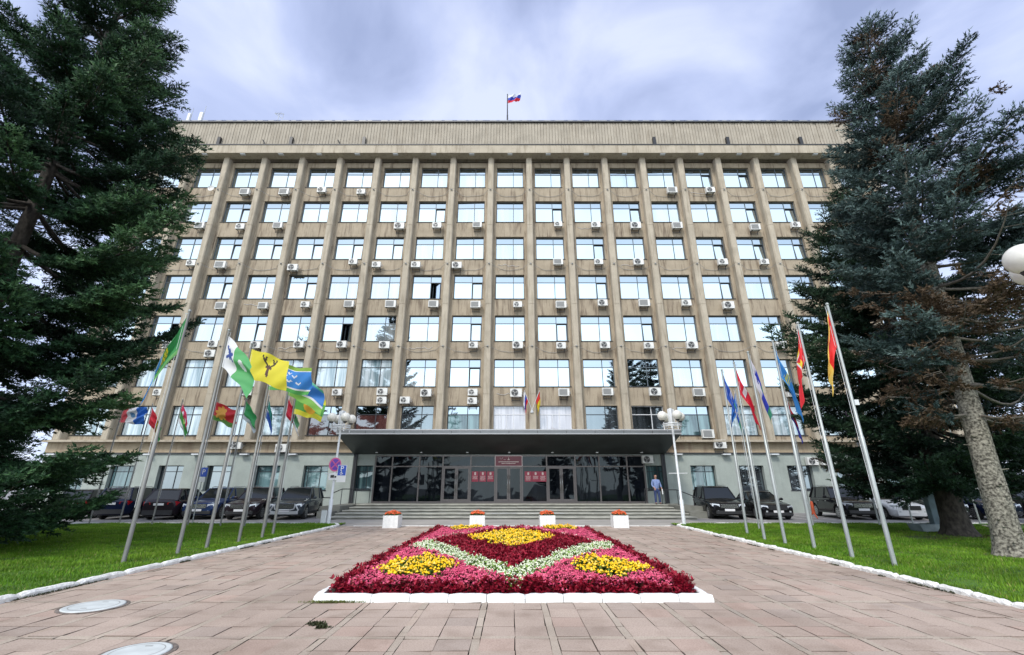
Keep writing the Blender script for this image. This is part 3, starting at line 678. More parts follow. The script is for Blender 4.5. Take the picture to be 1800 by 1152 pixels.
# ---- air conditioners
def make_ac(kind):
    t = empty('air_conditioner'); w, h, d = (.80, .56, .30) if kind != 'small' else (.72, .50, .27)
    b = MB(); b.box(-w / 2, w / 2, -d / 2, d / 2, -h / 2, h / 2); b.box(w / 2 + .001, w / 2 + .02, -.06, .1, -.1, .1); b.build('casing', M['ac_white'], t, bevel=.015)
    b = MB(); cxx = -.09; y = -d / 2 - .006
    if kind == 'grille':
        b.box(-w / 2 + .05, w / 2 - .16, y, y + .012, -h / 2 + .06, h / 2 - .06, 0)
        for i in range(7): b.box(-w / 2 + .06, w / 2 - .17, y - .012, y, -h / 2 + .09 + i * .058, -h / 2 + .105 + i * .058, 1)
    else:
        r_ = h * .40
        b.disc((cxx, y, 0), r_, (0, -1, 0), 22, 0)
        b.disc((cxx, y - .012, 0), r_ + .02, (0, -1, 0), 22, 1, r_ - .012); b.disc((cxx, y - .014, 0), r_ * .6, (0, -1, 0), 18, 1, r_ * .55); b.disc((cxx, y - .016, 0), r_ * .2, (0, -1, 0), 12, 1)
        for k in range(3):
            a = k * 2.1; b.add([(cxx, y - .004, 0), (cxx + r_ * .9 * math.cos(a), y - .004, r_ * .9 * math.sin(a)), (cxx + r_ * .9 * math.cos(a + .7), y - .008, r_ * .9 * math.sin(a + .7))], [(0, 1, 2)], 2)
    b.build('fan_grille', [M['black'] if kind != 'grille' else M['ac_grille'], M['ac_grille'] if kind != 'small' else M['ac_white'], M['ac_grille']], t)
    b = MB()
    for s_ in (-.28, .28): b.box(s_ - .018, s_ + .018, -d / 2 - .02, .32, -h / 2 - .045, -h / 2 - .012); b.box(s_ - .018, s_ + .018, .26, .30, -h / 2 - .28, -h / 2 - .045)
    b.box(-.28, .28, .26, .29, -h / 2 - .20, -h / 2 - .17); b.build('bracket', M['dark_metal'], t)
    b = MB(); b.tube([(w / 2, 0, -.1), (w / 2 + .10, .02, -.13), (w / 2 + .13, .12, 0), (w / 2 + .05, .26, .16)], .022, 6); b.build('pipe', M['ac_grille'], t)
    return t
AC = {k: make_ac(k) for k in ('fan', 'small', 'grille')}
ROWS = [
 ('under the top floor windows', 7, [(431, 338, 'g'), (500, 338, 'g'), (566, 335, 'f'), (635, 338, 's'), (1181, 335, 'g'), (1248, 335, 'f')]),
 ('under the second highest windows', 6, [(352, 397, 'g'), (423, 399, 's'), (489, 397, 'g'), (702, 398, 'f'), (768, 397, 's'), (839, 396, 'g'), (981, 395, 's'), (1047, 396, 's'), (1117, 397, 'f'), (1190, 397, 'g'), (1327, 400, 'g'), (1398, 396, 's')]),
 ('under the third highest windows', 5, [(337, 463, 's'), (388, 466, 'g'), (515, 471, 'f'), (621, 461, 's'), (662, 466, 's'), (731, 466, 's'), (803, 467, 'f'), (981, 461, 'g'), (1052, 461, 's'), (1122, 461, 'f'), (1270, 461, 's'), (1343, 461, 's')]),
 ('under the fourth highest windows', 4, [(241, 537, 's'), (389, 538, 'g'), (463, 538, 'g'), (537, 536, 's'), (614, 535, 'g'), (687, 535, 'g'), (762, 535, 'g'), (836, 536, 'g'), (910, 536, 's'), (986, 536, 'g'), (1059, 533, 'f'), (1132, 533, 'g'), (1206, 533, 's'), (1280, 537, 'f')]),
 ('under the fifth highest windows', 3, [(297, 607, 'f'), (370, 622, 'f'), (376, 605, 'f'), (450, 607, 'f'), (526, 606, 'f'), (601, 606, 'f'), (676, 607, 'f'), (832, 607, 's'), (910, 607, 'f'), (986, 608, 's'), (1063, 607, 'f'), (1140, 608, 's'), (1216, 607, 'f'), (1373, 607, 's')]),
 ('under the sixth highest windows', 2, [(279, 690, 's'), (435, 689, 'f'), (593, 690, 's'), (671, 704, 's'), (672, 689, 's'), (712, 704, 's'), (749, 691, 'f'), (830, 705, 's'), (831, 690, 's'), (907, 691, 'f'), (991, 690, 'g'), (1068, 689, 'g'), (1151, 689, 'f'), (1228, 690, 'g'), (1393, 691, 'g')]),
 ('above the grey stone ground floor', 1, [(415, 782, 'f'), (495, 788, 'f'), (1265, 781, 'f')]),
]
used = set()
KN = {'f': 'fan', 's': 'small', 'g': 'grille'}
LK = {'f': 'air conditioner with round black fan', 's': 'small white air conditioner', 'g': 'air conditioner with grey grille'}
ra = random.Random(5)
for ph, lv, lst in ROWS:
    for i, (px, py, k) in enumerate(sorted(lst)):
        c = at(px, py, 33.12 if lv > 1 else 33.0)
        o = AC[KN[k]] if k not in used else clone(AC[KN[k]]); used.add(k)
        o.location = c; o.rotation_euler = (0, 0, ra.gauss(0, .02)); s_ = ra.uniform(.95, 1.1); o.scale = (s_, 1, s_)
        tag(o, '%s, %s unit from left %s' % (LK[k], ORD[i + 1], ph), 'air conditioner', 'air conditioners on the facade')
for (px, py, lb) in ((1244, 763, 'brown window air conditioner on the sill right of the right lamp globes'), (1427, 811, 'left white air conditioner of the pair on the grey stone wall behind the flagpoles'), (1452, 811, 'right white air conditioner of the pair on the grey stone wall by the spruce'), (1138, 808, 'white air conditioner tucked under the right end of the canopy')):
    o = clone(AC['grille' if px == 1244 else 'fan']); o.location = at(px, py, 33.1 if px == 1244 else 33.08); o.rotation_euler = (0, 0, .02)
    tag(o, lb, 'air conditioner', 'air conditioners on the facade')
# ---- satellite dish
t = empty('satellite_dish', at(371, 331, 33.0)); tag(t, 'small round satellite dish fixed below a top row window at the left', 'satellite dish')
b = MB(); n = 20; vs_ = [(0, .06, 0)]
for j in (1, 2, 3):
    for i in range(n): a = 2 * math.pi * i / n; q = .28 * j / 3; vs_.append((q * math.cos(a), .06 - .09 * (j / 3) ** 2, q * math.sin(a)))
fs_ = [(0, 1 + i, 1 + (i + 1) % n) for i in range(n)] + [(1 + (j - 1) * n + i, 1 + j * n + i, 1 + j * n + (i + 1) % n, 1 + (j - 1) * n + (i + 1) % n) for j in (1, 2) for i in range(n)]
b.add(vs_, fs_, 0, True); b.build('dish', M['ac_white'], t)
b = MB(); b.tube([(0, .06, 0), (0, .5, -.05)], .02, 6); b.tube([(0, .0, -.27), (0, -.28, -.06)], .012, 5); b.sphere((0, -.28, -.05), .035); b.build('arm', M['ac_grille'], t)

# ---- rooftop antennas
t = empty('panel_antenna', at(350, 216, 36)); tag(t, 'tall pale cellular panel antenna on the left end of the roof', 'antenna', 'antennas on the roof')
b = MB(); b.box(-.17, .17, -.1, .1, -.4, 1.35); b.build('panel', M['lamp_white'], t, bevel=.03)
b = MB(); b.tube([(.1, .15, -1.5), (.1, .15, 2.4)], [.04, .02], 6); b.build('mast', M['pole'], t)
t2 = clone(t); t2.location = at(329, 216, 36); t2.scale = (.8, 1, .9); tag(t2, 'narrower pale panel antenna partly behind the spruce branch tip', 'antenna')
t = empty('television_antenna', at(487, 216, 35)); tag(t, 'thin television aerial of wire elements standing on the roof edge', 'antenna')
b = MB(); b.tube([(0, 0, -1.2), (0.02, 0, 1.15)], .022, 6); b.build('mast', M['pole'], t)
b = MB(); b.tube([(-.45, 0, 1.2), (.45, .1, 1.25)], .02, 5); b.tube([(.42, .1, 1.25), (.40, .1, .6)], .02, 5); b.tube([(-.4, 0, 1.18), (.4, .1, .62)], .02, 5)
for i in range(5): b.tube([(-.3 + .15 * i, -.22, 1.2), (-.3 + .15 * i, .22, 1.22)], .01, 4)
b.build('elements', M['pole'], t)

# ---- flags
def cloth_mat():
    m_ = bpy.data.materials.new('flag_cloth'); m_.use_nodes = True; t_ = m_.node_tree; p = t_.nodes['Principled BSDF']; p.inputs['Roughness'].default_value = .65
    a = t_.nodes.new('ShaderNodeAttribute'); a.attribute_name = 'Col'; t_.links.new(a.outputs['Color'], p.inputs['Base Color'])
    tr = t_.nodes.new('ShaderNodeBsdfTranslucent'); t_.links.new(a.outputs['Color'], tr.inputs['Color'])
    mx = t_.nodes.new('ShaderNodeMixShader'); mx.inputs[0].default_value = .3; t_.links.new(p.outputs[0], mx.inputs[1]); t_.links.new(tr.outputs[0], mx.inputs[2])
    t_.links.new(mx.outputs[0], t_.nodes['Material Output'].inputs['Surface']); return m_
CLOTH = cloth_mat()
RED = (.62, .02, .035); YEL = (.80, .62, .035); GRN = (.035, .26, .07); BLU = (.03, .16, .62); WHT = (.76, .77, .80); DBL = (.02, .035, .30); ORG = (.80, .26, .03); BLK = (.02, .02, .025); LBL = (.06, .28, .66); LGR = (.16, .42, .12)
def ell(u, v, cu, cv, ru, rv): return ((u - cu) / ru) ** 2 + ((v - cv) / rv) ** 2 < 1
def seg(u, v, a, b_, w):
    ax, ay = a; bx, by = b_; dx, dy = bx - ax, by - ay; t_ = max(0, min(1, ((u - ax) * dx + (v - ay) * dy) / (dx * dx + dy * dy + 1e-9)))
    return math.hypot((u - ax - t_ * dx) * 1.5, v - ay - t_ * dy) < w
def D1(u, v):
    if u > .72: return LBL if v > .08 else WHT
    if .68 < u <= .72: return WHT
    if ell(u, v, .55, .45, .11, .30) and (int(u * 40) + int(v * 25)) % 3: return YEL
    return GRN if v < .85 else LGR
def D2(u, v):
    if u < .34:
        if ell(u, v, .17, .45, .05, .18) or seg(u, v, (.08, .3), (.26, .55), .05) or seg(u, v, (.08, .62), (.27, .35), .045): return (.05, .09, .33)
        return WHT
    if ell(u, v, .60, .42, .10, .15): return WHT
    return (.10, .40, .14)
def D3(u, v):
    for a, b_ in (((.47, .42), (.38, .30)), ((.38, .30), (.33, .12)), ((.37, .28), (.42, .15)), ((.53, .42), (.62, .30)), ((.62, .30), (.67, .12)), ((.63, .28), (.58, .15)), ((.35, .2), (.40, .22)), ((.65, .2), (.6, .22))):
        if seg(u, v, a, b_, .030): return (.07, .05, .03)
    if ell(u, v, .5, .53, .045, .16) or ell(u, v, .5, .66, .035, .14) or seg(u, v, (.42, .46), (.58, .46), .03): return (.12, .06, .05)
    return (.78, .68, .05)
def D4(u, v):
    if v < .14: return (.25, .42, .06)
    if v > .86: return (.10, .40, .10)
    if v > .80 or v < .18: return WHT
    for cu, cv in ((.35, .42), (.5, .6), (.62, .38), (.45, .3), (.7, .62)):
        if seg(u, v, (cu - .05, cv - .03), (cu, cv + .03), .025) or seg(u, v, (cu, cv + .03), (cu + .05, cv - .04), .025): return WHT
    return (.05, .25, .68)
def D5(u, v):
    if v > .72: return (.22, .48, .08)
    if v > .64: return WHT
    return (.05, .22, .64) if v > .1 else (.10, .45, .30)
def D6(u, v):
    if ell(u, v, .52, .5, .20, .34): return (.85, .45, .05)
    if v < .25 or v > .78: return (.82, .76, .06)
    return (.12, .42, .08)
def B1(u, v):
    if u < .22: return (.70, .10, .12)
    if u > .62: return BLU
    if ell(u, v, .44, .5, .11, .14): return (.12, .28, .5)
    return WHT
def B2(u, v):
    if u > .65: return GRN
    if u > .52: return BLK if int(u * 40) % 2 else YEL
    return (.72, .04, .06)
def B3(u, v):
    if v < .40: return WHT if ell(u, v, .35, .2, .10, .10) or ell(u, v, .7, .25, .1, .1) else (.62, .03, .10)
    if v > .80: return WHT
    return (.62, .78, .20) if ell(u, v, .4, .60, .09, .13) else (.05, .30, .06)
def B4(u, v):
    a = math.atan2(v - .5, (u - .32) * 1.5); rr = math.hypot((u - .32) * 1.5, v - .5)
    if rr < .26 + .14 * abs(math.cos(a * 4)): return (.85, .42, .08)
    if v > .75: return (.12, .30, .06)
    return (.68, .04, .05)
def B5(u, v): return (.06, .38, .12) if v < .78 else (.66, .72, .76)
def B6(u, v): return (.03, .26, .20) if v < .5 else (WHT if v < .57 else (.04, .13, .50))
def B7(u, v):
    if u < .45: return (.70, .03, .06)
    return BLK if u < .6 else ((.10, .28, .12) if v < .6 else WHT)
def R1(u, v): return (.78, .03, .03) if u < .52 and not (v < .08) else (.84, .58, .12)
def R2(u, v):
    if u < .34: return (.75, .02, .03)
    if u < .50: return YEL
    if u < .56: return WHT
    return (.72, .03, .04)
def R3(u, v):
    if ell(u, v, .48, .5, .16, .22) and (int(u * 30) % 2): return (.72, .68, .05)
    return (.04, .24, .60)
def R4(u, v):
    if u < .35: return DBL if ell(u, v, .2, .5, .05, .2) else (.66, .64, .72)
    return (.04, .06, .52) if u < .75 else (.05, .3, .18)
def R5(u, v):
    if ell(u, v, .38, .5, .10, .3): return WHT
    if ell(u, v, .38, .5, .14, .4): return (.4, .02, .05)
    return (.72, .02, .05)
def R6(u, v):
    if .42 < u < .47 or .52 < u < .56: return WHT
    return (.03, .10, .50) if u < .75 else (.05, .25, .15)
def RB1(u, v): return (.03, .16, .52)
def RB2(u, v): return (.68, .05, .07) if v < .5 else (.06, .07, .45)
def RB3(u, v): return (.66, .50, .62) if u < .4 else WHT if int(u * 14) % 2 else (.5, .2, .4)
def TRI(u, v): return WHT if v < .34 else ((.03, .07, .42) if v < .67 else (.62, .02, .03))
def CITY(u, v): return (.70, .04, .03) if u + v * .3 < .55 else YEL
def flag_mesh(design, Lf, hf, az, droop, folds, amp, seed, parent, comp=1.0, name='flag'):
    """cloth pinned by its hoist edge to the pole (z axis), fly end blown to azimuth az and sagging by droop"""
    r = random.Random(seed); NU, NV = 54, 36; d = Vector((math.cos(az), math.sin(az), 0)); nrm = Vector((-d.y, d.x, 0))
    ph = r.uniform(0, 6); ph2 = r.uniform(0, 6); V = []
    sd, cdp = math.sin(droop), math.cos(droop)
    for j in range(NV + 1):
        v = j / NV
        for i in range(NU + 1):
            u = i / NU; lim = min(1, u * 3)
            dr = droop * (1 - .12 * (1 - u)) ; hx = Lf * u * math.cos(dr) * (1 - .12 * lim * amp / .1 * .3); hz = -Lf * u * math.sin(dr)
            # folds hang along the fall line of the sagging cloth
            s_ = (v * folds + u * 1.1 * (1 - sd))
            w = amp * lim * math.sin(2 * math.pi * s_ + ph) + amp * .45 * lim * math.sin(2 * math.pi * (s_ * 1.9 + u * .7) + ph2)
            cz = comp if sd > .5 else 1.0
            zz_ = -v * hf * (1 - (1 - cz) * lim) + hz + .03 * math.sin(3 * u * math.pi + ph) * lim
            xx_ = hx + (v - .5) * .14 * sd * lim * hf + amp * .35 * lim * math.cos(2 * math.pi * s_ + ph2)
            p = d * (xx_ + .035) + nrm * w; V.append((p.x, p.y, zz_))
    Q = []; Cc = []
    for j in range(NV):
        for i in range(NU):
            Q.append((j * (NU + 1) + i, (j + 1) * (NU + 1) + i, (j + 1) * (NU + 1) + i + 1, j * (NU + 1) + i + 1)); Cc.append(design((i + .5) / NU, (j + .5) / NV))
    return npmesh(name, np.array(V), np.array(Q), CLOTH, parent, smooth=True, colors=np.array(Cc))
def flagpole(base, H, label, group, design, Lf, hf, az, droop, folds=2.2, amp=.07, seed=0, rad=.052, comp=.8, drop=.16, name='flagpole', box=False, pm='pole'):
    t = empty(name, base); tag(t, label, 'flagpole', group); r = random.Random(seed * 7 + 1)
    lean = (r.gauss(0, .004), r.gauss(0, .004)); t.rotation_euler = (lean[0], lean[1], 0)
    b = MB(); b.tube([(0, 0, -.05), (0, 0, H * .45), (0, 0, H * .452), (0, 0, H)], [rad, rad * .98, rad * .80, rad * .62], 12); b.build('pole', M[pm], t)
    b = MB(); b.sphere((0, 0, H + .03), rad * .9, 0, 10, 8); b.tube([(0, 0, H - .06), (.0 + .09 * math.cos(az), .09 * math.sin(az), H - .05)], .014, 5); b.build('finial', M['pole'], t)
    b = MB(); q = rad + .02
    b.tube([(q * math.cos(az), q * math.sin(az), H - .05), (q * 1.3 * math.cos(az), q * 1.3 * math.sin(az), H * .55), (q * math.cos(az), q * math.sin(az), 1.2)], .006, 4); b.build('halyard', M['lamp_white'], t)
    if box:
        b = MB(); b.box(rad * .6, rad * .6 + .1, -.04, .05, 3.55, 3.68); b.build('clamp', M['lamp_white'], t)
    f = flag_mesh(design, Lf, hf, az, droop, folds, amp, seed, t, comp); f.location = (0, 0, H - drop)
    return t
GL = 'flagpoles on the left lawn'; GR = 'flagpoles on the right lawn'
def gp(px, py): return ground(px, py)
fl = [
 ((216, 992), 6.2, 'front left flagpole nearest the camera with limp green, yellow and blue flag', D1, 1.50, 1.05, 3.35, 1.27, 1.0, .06),
 ((311, 977), 6.12, 'left lawn flagpole flying a white and green flag with dark blue emblem', D2, 1.50, .95, -.15, .72, 1.2, .07),
 ((362, 967), 6.05, 'left lawn flagpole flying a yellow flag with dark antlered emblem', D3, 1.45, .95, -.05, .30, .8, .05),
 ((419, 955), 6.0, 'left lawn flagpole flying a blue flag with white birds and green edges', D4, 1.60, .95, -.1, .16, .8, .08),
 ((460, 947.5), 6.05, 'left lawn flagpole flying a blue, white and light green flag', D5, 1.55, .95, .1, .50, .9, .08),
 ((479, 942), 5.45, 'left lawn flagpole flying a yellow and green flag with orange middle', D6, 1.25, .90, .0, .25, .8, .07),
]
for i, (bp, H, lb, D, Lf, hf, azz, dr, fo, am) in enumerate(fl):
    flagpole(gp(*bp), H, lb, GL, D, Lf, hf, azz, dr, fo, am, seed=i + 3, comp=1, pm='pole_dull', rad=.048)
flb = [
 ((156, 922.7), 'thin flagpole nearest the left spruce with red, white and blue flag', B1, 1.25, .85, .0, .10, .07),
 ((209, 921), 'thin flagpole by the road flying a red flag with a green tail', B2, 1.2, .8, .2, .95, .06),
 ((266, 924.4), 'thin flagpole by the road with red and green flag showing a yellow disc', B3, 1.1, .85, .0, 1.05, .06),
 ((329, 926), 'thin flagpole by the road flying a red flag with orange sun', B4, 1.25, .85, .0, .38, .08),
 ((386.5, 927), 'thin flagpole by the road with plain green flag and white edge', B5, .95, .85, .1, .85, .07),
 ((429, 928), 'thin flagpole by the road with limp green and blue flag', B6, .95, .85, .3, 1.2, .05),
 ((466, 929), 'thin flagpole by the road with red, black and green flag, nearest the lamp', B7, 1.15, .8, .1, .95, .06),
]
for i, (bp, lb, D, Lf, hf, azz, dr, am) in enumerate(flb):
    flagpole(gp(*bp), 5.75, lb, 'flagpoles along the road on the left', D, Lf, hf, azz, dr, 1.5, am, seed=i + 23, rad=.034, comp=1, pm='pole_dull')
fr = [
 ((1574, 998), 6.2, 'front right flagpole nearest the camera with limp red and yellow flag', R1, 1.35, 1.0, 3.2, 1.28, 1.2, .06, True),
 ((1499, 982.5), 6.15, 'right lawn flagpole with limp red, yellow and white flag', R2, 1.45, .95, 3.2, 1.35, 1.4, .055, False),
 ((1432.5, 967), 6.1, 'right lawn flagpole with limp blue flag bearing yellow marks', R3, 1.45, 1.0, .2, 1.30, 1.6, .055, False),
 ((1381, 958), 6.1, 'right lawn flagpole with limp pale and deep blue flag', R4, 1.4, 1.0, .3, 1.30, 1.3, .055, False),
 ((1344.6, 951), 6.0, 'right lawn flagpole with limp red flag bearing a white patch', R5, 1.35, 1.0, .2, 1.22, 1.5, .06, False),
 ((1314, 941), 6.2, 'right lawn flagpole nearest the entrance with blue flag and white stripes', R6, 1.45, 1.0, .2, 1.30, 1.4, .055, False),
]
for i, (bp, H, lb, D, Lf, hf, azz, dr, fo, am, bx_) in enumerate(fr):
    flagpole(gp(*bp), H, lb, GR, D, Lf, hf, azz, dr, fo, am, seed=i + 43, rad=.049, comp=1, box=bx_)
frb = [
 ((1335, 931.5), 5.9, 'thin flagpole behind the right row with plain blue flag', RB1, 1.1, .85, 2.9, 1.2, .05),
 ((1430, 926.7), 5.75, 'thin flagpole by the road with red and dark blue flag', RB2, 1.2, .85, .3, 1.33, .05),
 ((1547, 925.6), 5.9, 'thin flagpole beside the white car with pinkish flag', RB3, 1.2, .85, 2.9, 1.33, .05),
 ((1606, 924), 5.8, 'thin dark flagpole between the white car and the spruce trunk', RB1, 1.0, .8, 2.9, 1.3, .05),
 ((1724, 922), 5.8, 'thin flagpole between the two spruce trunks on the right', B5, 1.0, .8, 2.9, 1.3, .05),
]
for i, (bp, H, lb, D, Lf, hf, azz, dr, am) in enumerate(frb):
    flagpole(gp(*bp), H, lb, 'flagpoles along the road on the right', D, Lf, hf, azz, dr, 1.5, am, seed=i + 63, rad=.036, comp=1)
# roof flag and the pair over the canopy
c = at(892, 214, 34.2)
flagpole(Vector((c.x, 34.2, 34.3)), at(892, 166, 34.2).z - 34.3, 'tall roof flagpole flying a white, blue and red flag', None, TRI, 1.45, 1.0, .1, -.35, 1.0, .10, seed=91, rad=.075, comp=1, pm='dark_metal')
for nm, sx, D, lb, azz in (('left', -1, TRI, 'small white, blue and red flag slanting left above the canopy', 2.8), ('right', 1, CITY, 'small red and yellow flag slanting right above the canopy', .2)):
    t = empty('wall_flag', at(935, 721, 32.85)); tag(t, lb, 'flag', 'pair of wall flags above the canopy'); t.rotation_euler = (R(14), R(22 * sx), 0)
    b = MB(); b.tube([(0, 0, -.1), (0, 0, 1.55)], .018, 6); b.box(-.05, .05, -.02, .1, -.2, .0); b.build('pole', M['lamp_white'], t)
    f = flag_mesh(D, 1.05, .80, .15 + (0 if sx > 0 else 3.0), 1.12, 1.1, .05, 7 + sx, t, 1); f.location = (0, 0, 1.5)

# ---- lamps
def lamp(base, label, signs=None, hgt=5.5, rot=.3):
    t = empty('street_lamp', base); tag(t, label, 'street lamp', 'white globe lamps'); t.rotation_euler = (0, 0, rot)
    b = MB(); b.tube([(0, 0, -.05), (0, 0, 1.1), (0, 0, 1.12), (0, 0, 4.45)], [.085, .085, .055, .05], 14); b.tube([(0, 0, 0), (0, 0, .04)], .13, 14); b.build('post', M['lamp_white'], t)
    b = MB(); b.tube([(-.45, 0, 2.28), (.45, 0, 2.28)], .022, 8); b.build('crossbar', M['lamp_white'], t)
    b = MB(); n = 32
    ring = [(.46 * math.cos(2 * math.pi * k / n), .46 * math.sin(2 * math.pi * k / n), 4.60) for k in range(n + 1)]; b.tube(ring, .028, 8, cap=False)
    b.tube([(q[0], q[1], 4.48) for q in ring], .02, 6, cap=False)
    for k in range(8): a = k * math.pi / 4; b.tube([(.46 * math.cos(a), .46 * math.sin(a), 4.60), (.46 * math.cos(a), .46 * math.sin(a), 4.48)], .014, 5)
    for k in range(4): a = k * math.pi / 2 + .2; b.tube([(0, 0, 4.56), (.50 * math.cos(a), .50 * math.sin(a), 4.56)], .026, 6); b.tube([(.46 * math.cos(a), .46 * math.sin(a), 4.30), (.46 * math.cos(a), .46 * math.sin(a), 4.74)], .026, 6)
    b.build('ring_frame', M['lamp_white'], t)
    b = MB(); b.tube([(0, 0, 4.4), (0, 0, 5.38)], .085, 4, smooth=False); b.box(-.16, -.10, -.02, .02, 4.6, 5.3); b.box(.10, .16, -.02, .02, 4.6, 5.3); b.box(-.16, .16, -.018, .018, 5.3, 5.34); b.build('column_head', M['lamp_white'], t)
    for k in range(4):
        a = k * math.pi / 2 + .2; x, y = .50 * math.cos(a), .50 * math.sin(a)
        b = MB(); b.sphere((x, y, 4.98), .235, 0, 24, 16); g_ = b.build('globe', M['globe'], t)
        b = MB(); b.tube([(x, y, 4.70), (x, y, 4.78)], [.07, .11], 12); b.build('socket', M['dark_metal'], g_)
    return t
lampL = lamp(ground(577, 922), 'white globe lamp with parking signs at the left end of the steps', rot=.5)
lampR = lamp(ground(1203, 924), 'white globe lamp without signs at the right end of the steps', rot=.05)
lamp(Vector((8.43, 6.02, 0)), 'white globe lamp cut off by the right edge, in front of the spruces', rot=2.8)
# ---- road signs on the left lamp and on a stand
def text_mesh(s_, size, m_, parent, loc, rot=(R(90), 0, 0), name='lettering', ext=.002, align='CENTER', sx=1.0):
    cu = bpy.data.curves.new(name, 'FONT'); cu.body = s_; cu.size = size; cu.align_x = align; cu.align_y = 'CENTER'; cu.extrude = ext
    o = bpy.data.objects.new(name, cu); COL.objects.link(o); bpy.context.view_layer.update()
    me = bpy.data.meshes.new_from_object(o.evaluated_get(bpy.context.evaluated_depsgraph_get())); bpy.data.objects.remove(o)
    me.materials.clear(); me.materials.append(m_); o = bpy.data.objects.new(name, me); COL.objects.link(o); o.parent = parent; o.location = loc; o.rotation_euler = rot; o.scale = (sx, 1, 1); return o
SB = mat('sign_blue', (.02, .08, .45), .4); SP = mat('sign_violet', (.16, .07, .42), .45); SK = mat('sign_pink_border', (.62, .12, .28), .45); SW = mat('sign_white', (.72, .72, .72), .45); SDK = mat('sign_black', (.02, .02, .02), .5)
P0 = ground(577, 922)
t = empty('no_stopping_sign', (P0.x + .0, P0.y - .09, at(590, 817, P0.y).z)); tag(t, 'round faded violet no stopping sign with pink rim on the left lamp post', 'road sign'); t.rotation_euler = (0, 0, R(52))
b = MB(); b.tube([(0, 0, 0), (0, .015, 0)], .33, 28); b.build('plate', SK, t)
b = MB(); b.disc((0, -.004, 0), .26, (0, -1, 0), 28); b.build('field', SP, t)
b = MB()
for s_ in (1, -1): b.box(-.26, .26, -.010, -.006 - .001 * s_, -.028, .028, 0, Matrix.Rotation(s_ * R(45), 4, 'Y'))
b.build('cross', SK, t)
t = empty('parking_sign', (P0.x + .36, P0.y - .07, at(600, 829, P0.y).z)); tag(t, 'blue and white disabled parking sign beside the lamp post', 'road sign'); t.rotation_euler = (0, 0, R(8))
b = MB(); b.box(-.21, .21, 0, .012, -.50, .30); b.build('plate', SW, t)
b = MB(); b.box(-.19, .19, -.005, -.001, -.19, .28); b.build('blue_field', SB, t)
text_mesh('P', .34, SW, t, (0, -.007, .12)); b = MB(); b.disc((-.02, -.008, -.1), .06, (0, -1, 0), 16, 0, .04); b.tube([(-.01, -.012, .0), (0, -.012, -.09), (.07, -.012, -.12)], .012, 5); b.sphere((-.01, -.012, .02), .02, 0, 8, 6); b.build('wheelchair_symbol', SW, t)
t = empty('truck_sign', (P0.x + .02, P0.y - .10, at(590, 838, P0.y).z)); tag(t, 'small white plate with black truck symbol low on the left lamp post', 'road sign'); t.rotation_euler = (0, 0, R(8))
b = MB(); b.box(-.26, .17, 0, .012, -.16, .16); b.build('plate', SW, t)
b = MB(); b.box(-.17, .0, -.006, -.001, -.06, .07); b.box(.02, .10, -.006, -.001, -.06, .03); b.build('truck_symbol', SDK, t)
pc = ground(333, 925); c = at(342, 833, pc.y)
t = empty('parking_sign', (c.x, pc.y + .6, 0)); tag(t, 'small blue parking sign on a thin pole in front of the blue car', 'road sign')
b = MB(); b.tube([(0, .02, 0), (0, .02, c.z + .35)], .025, 8); b.build('post', M['pole'], t)
b = MB(); b.box(-.20, .20, -.02, -.008, c.z - .12, c.z + .30); b.build('plate', SB, t); text_mesh('P', .32, SW, t, (0.03, -.024, c.z + .09))
b = MB(); b.box(-.16, .16, -.02, -.008, c.z - .36, c.z - .15); b.build('lower_plate', SW, t)
t = empty('utility_box', (P0.x - .27, P0.y + .1, 0)); tag(t, 'low white utility box at the foot of the left lamp post', 'utility box')
b = MB(); b.box(-.13, .13, -.1, .1, 0, .62); b.build('cabinet', M['lamp_white'], t, bevel=.012); b = MB(); b.box(-.14, .14, -.11, .11, .621, .645); b.build('lid', M['ac_grille'], t)

# ---- entrance plaques
PR1 = mat('plaque_red', (.16, .008, .025), .3); PR2 = mat('plaque_crimson', (.36, .015, .05), .35); PF = mat('plaque_frame', (.60, .50, .48), .35, .3); PT = mat('plaque_lettering', (.74, .60, .56), .4)
c0 = at(870, 822, 33.1); c1 = at(918, 800.5, 33.1)
w = c1.x - c0.x; h = 3.80 - 3.06; xm = (c0.x + c1.x) / 2; zm = 3.43
t = empty('name_plaque', (xm, 33.08, zm)); tag(t, 'dark red framed name plaque over the middle entrance door', 'plaque')
b = MB(); b.box(-w / 2, w / 2, 0, .04, -h / 2, h / 2); b.build('board', PR1, t)
b = MB(); 
for a in ((-w / 2, w / 2, -h / 2, -h / 2 + .035), (-w / 2, w / 2, h / 2 - .035, h / 2), (-w / 2, -w / 2 + .035, -h / 2 + .035, h / 2 - .035), (w / 2 - .035, w / 2, -h / 2 + .035, h / 2 - .035)): b.box(a[0], a[1], -.02, -.002, a[2], a[3])
b.build('frame', PF, t)
b = MB(); b.add([(-.10, -.006, .07), (.10, -.006, .07), (.03, -.006, .14), (0, -.006, .28), (-.03, -.006, .14)], [(0, 1, 2, 3, 4)])
b.tube([(-.62, -.006, .22), (-.55, -.006, .10), (-.47, -.006, .17), (-.40, -.006, .25)], .012, 5); b.tube([(-.35, -.006, .1), (-.2, -.006, .08)], .012, 5)
b.build('crest', PT, t)
def linebars(b, x0, x1, z, hh, seed, y=-.006):
    r = random.Random(seed); x = x0
    while x < x1: q = min(x + r.uniform(.03, .07), x1); b.box(x, q, y, y + .003, z - hh / 2 * r.uniform(.6, 1), z + hh / 2 * r.uniform(.6, 1)); x = q + r.uniform(.006, .016)
b = MB(); linebars(b, -.72, .72, -.06, .065, 1); linebars(b, -.50, .50, -.17, .055, 2); b.build('lettering', PT, t)
k = 0
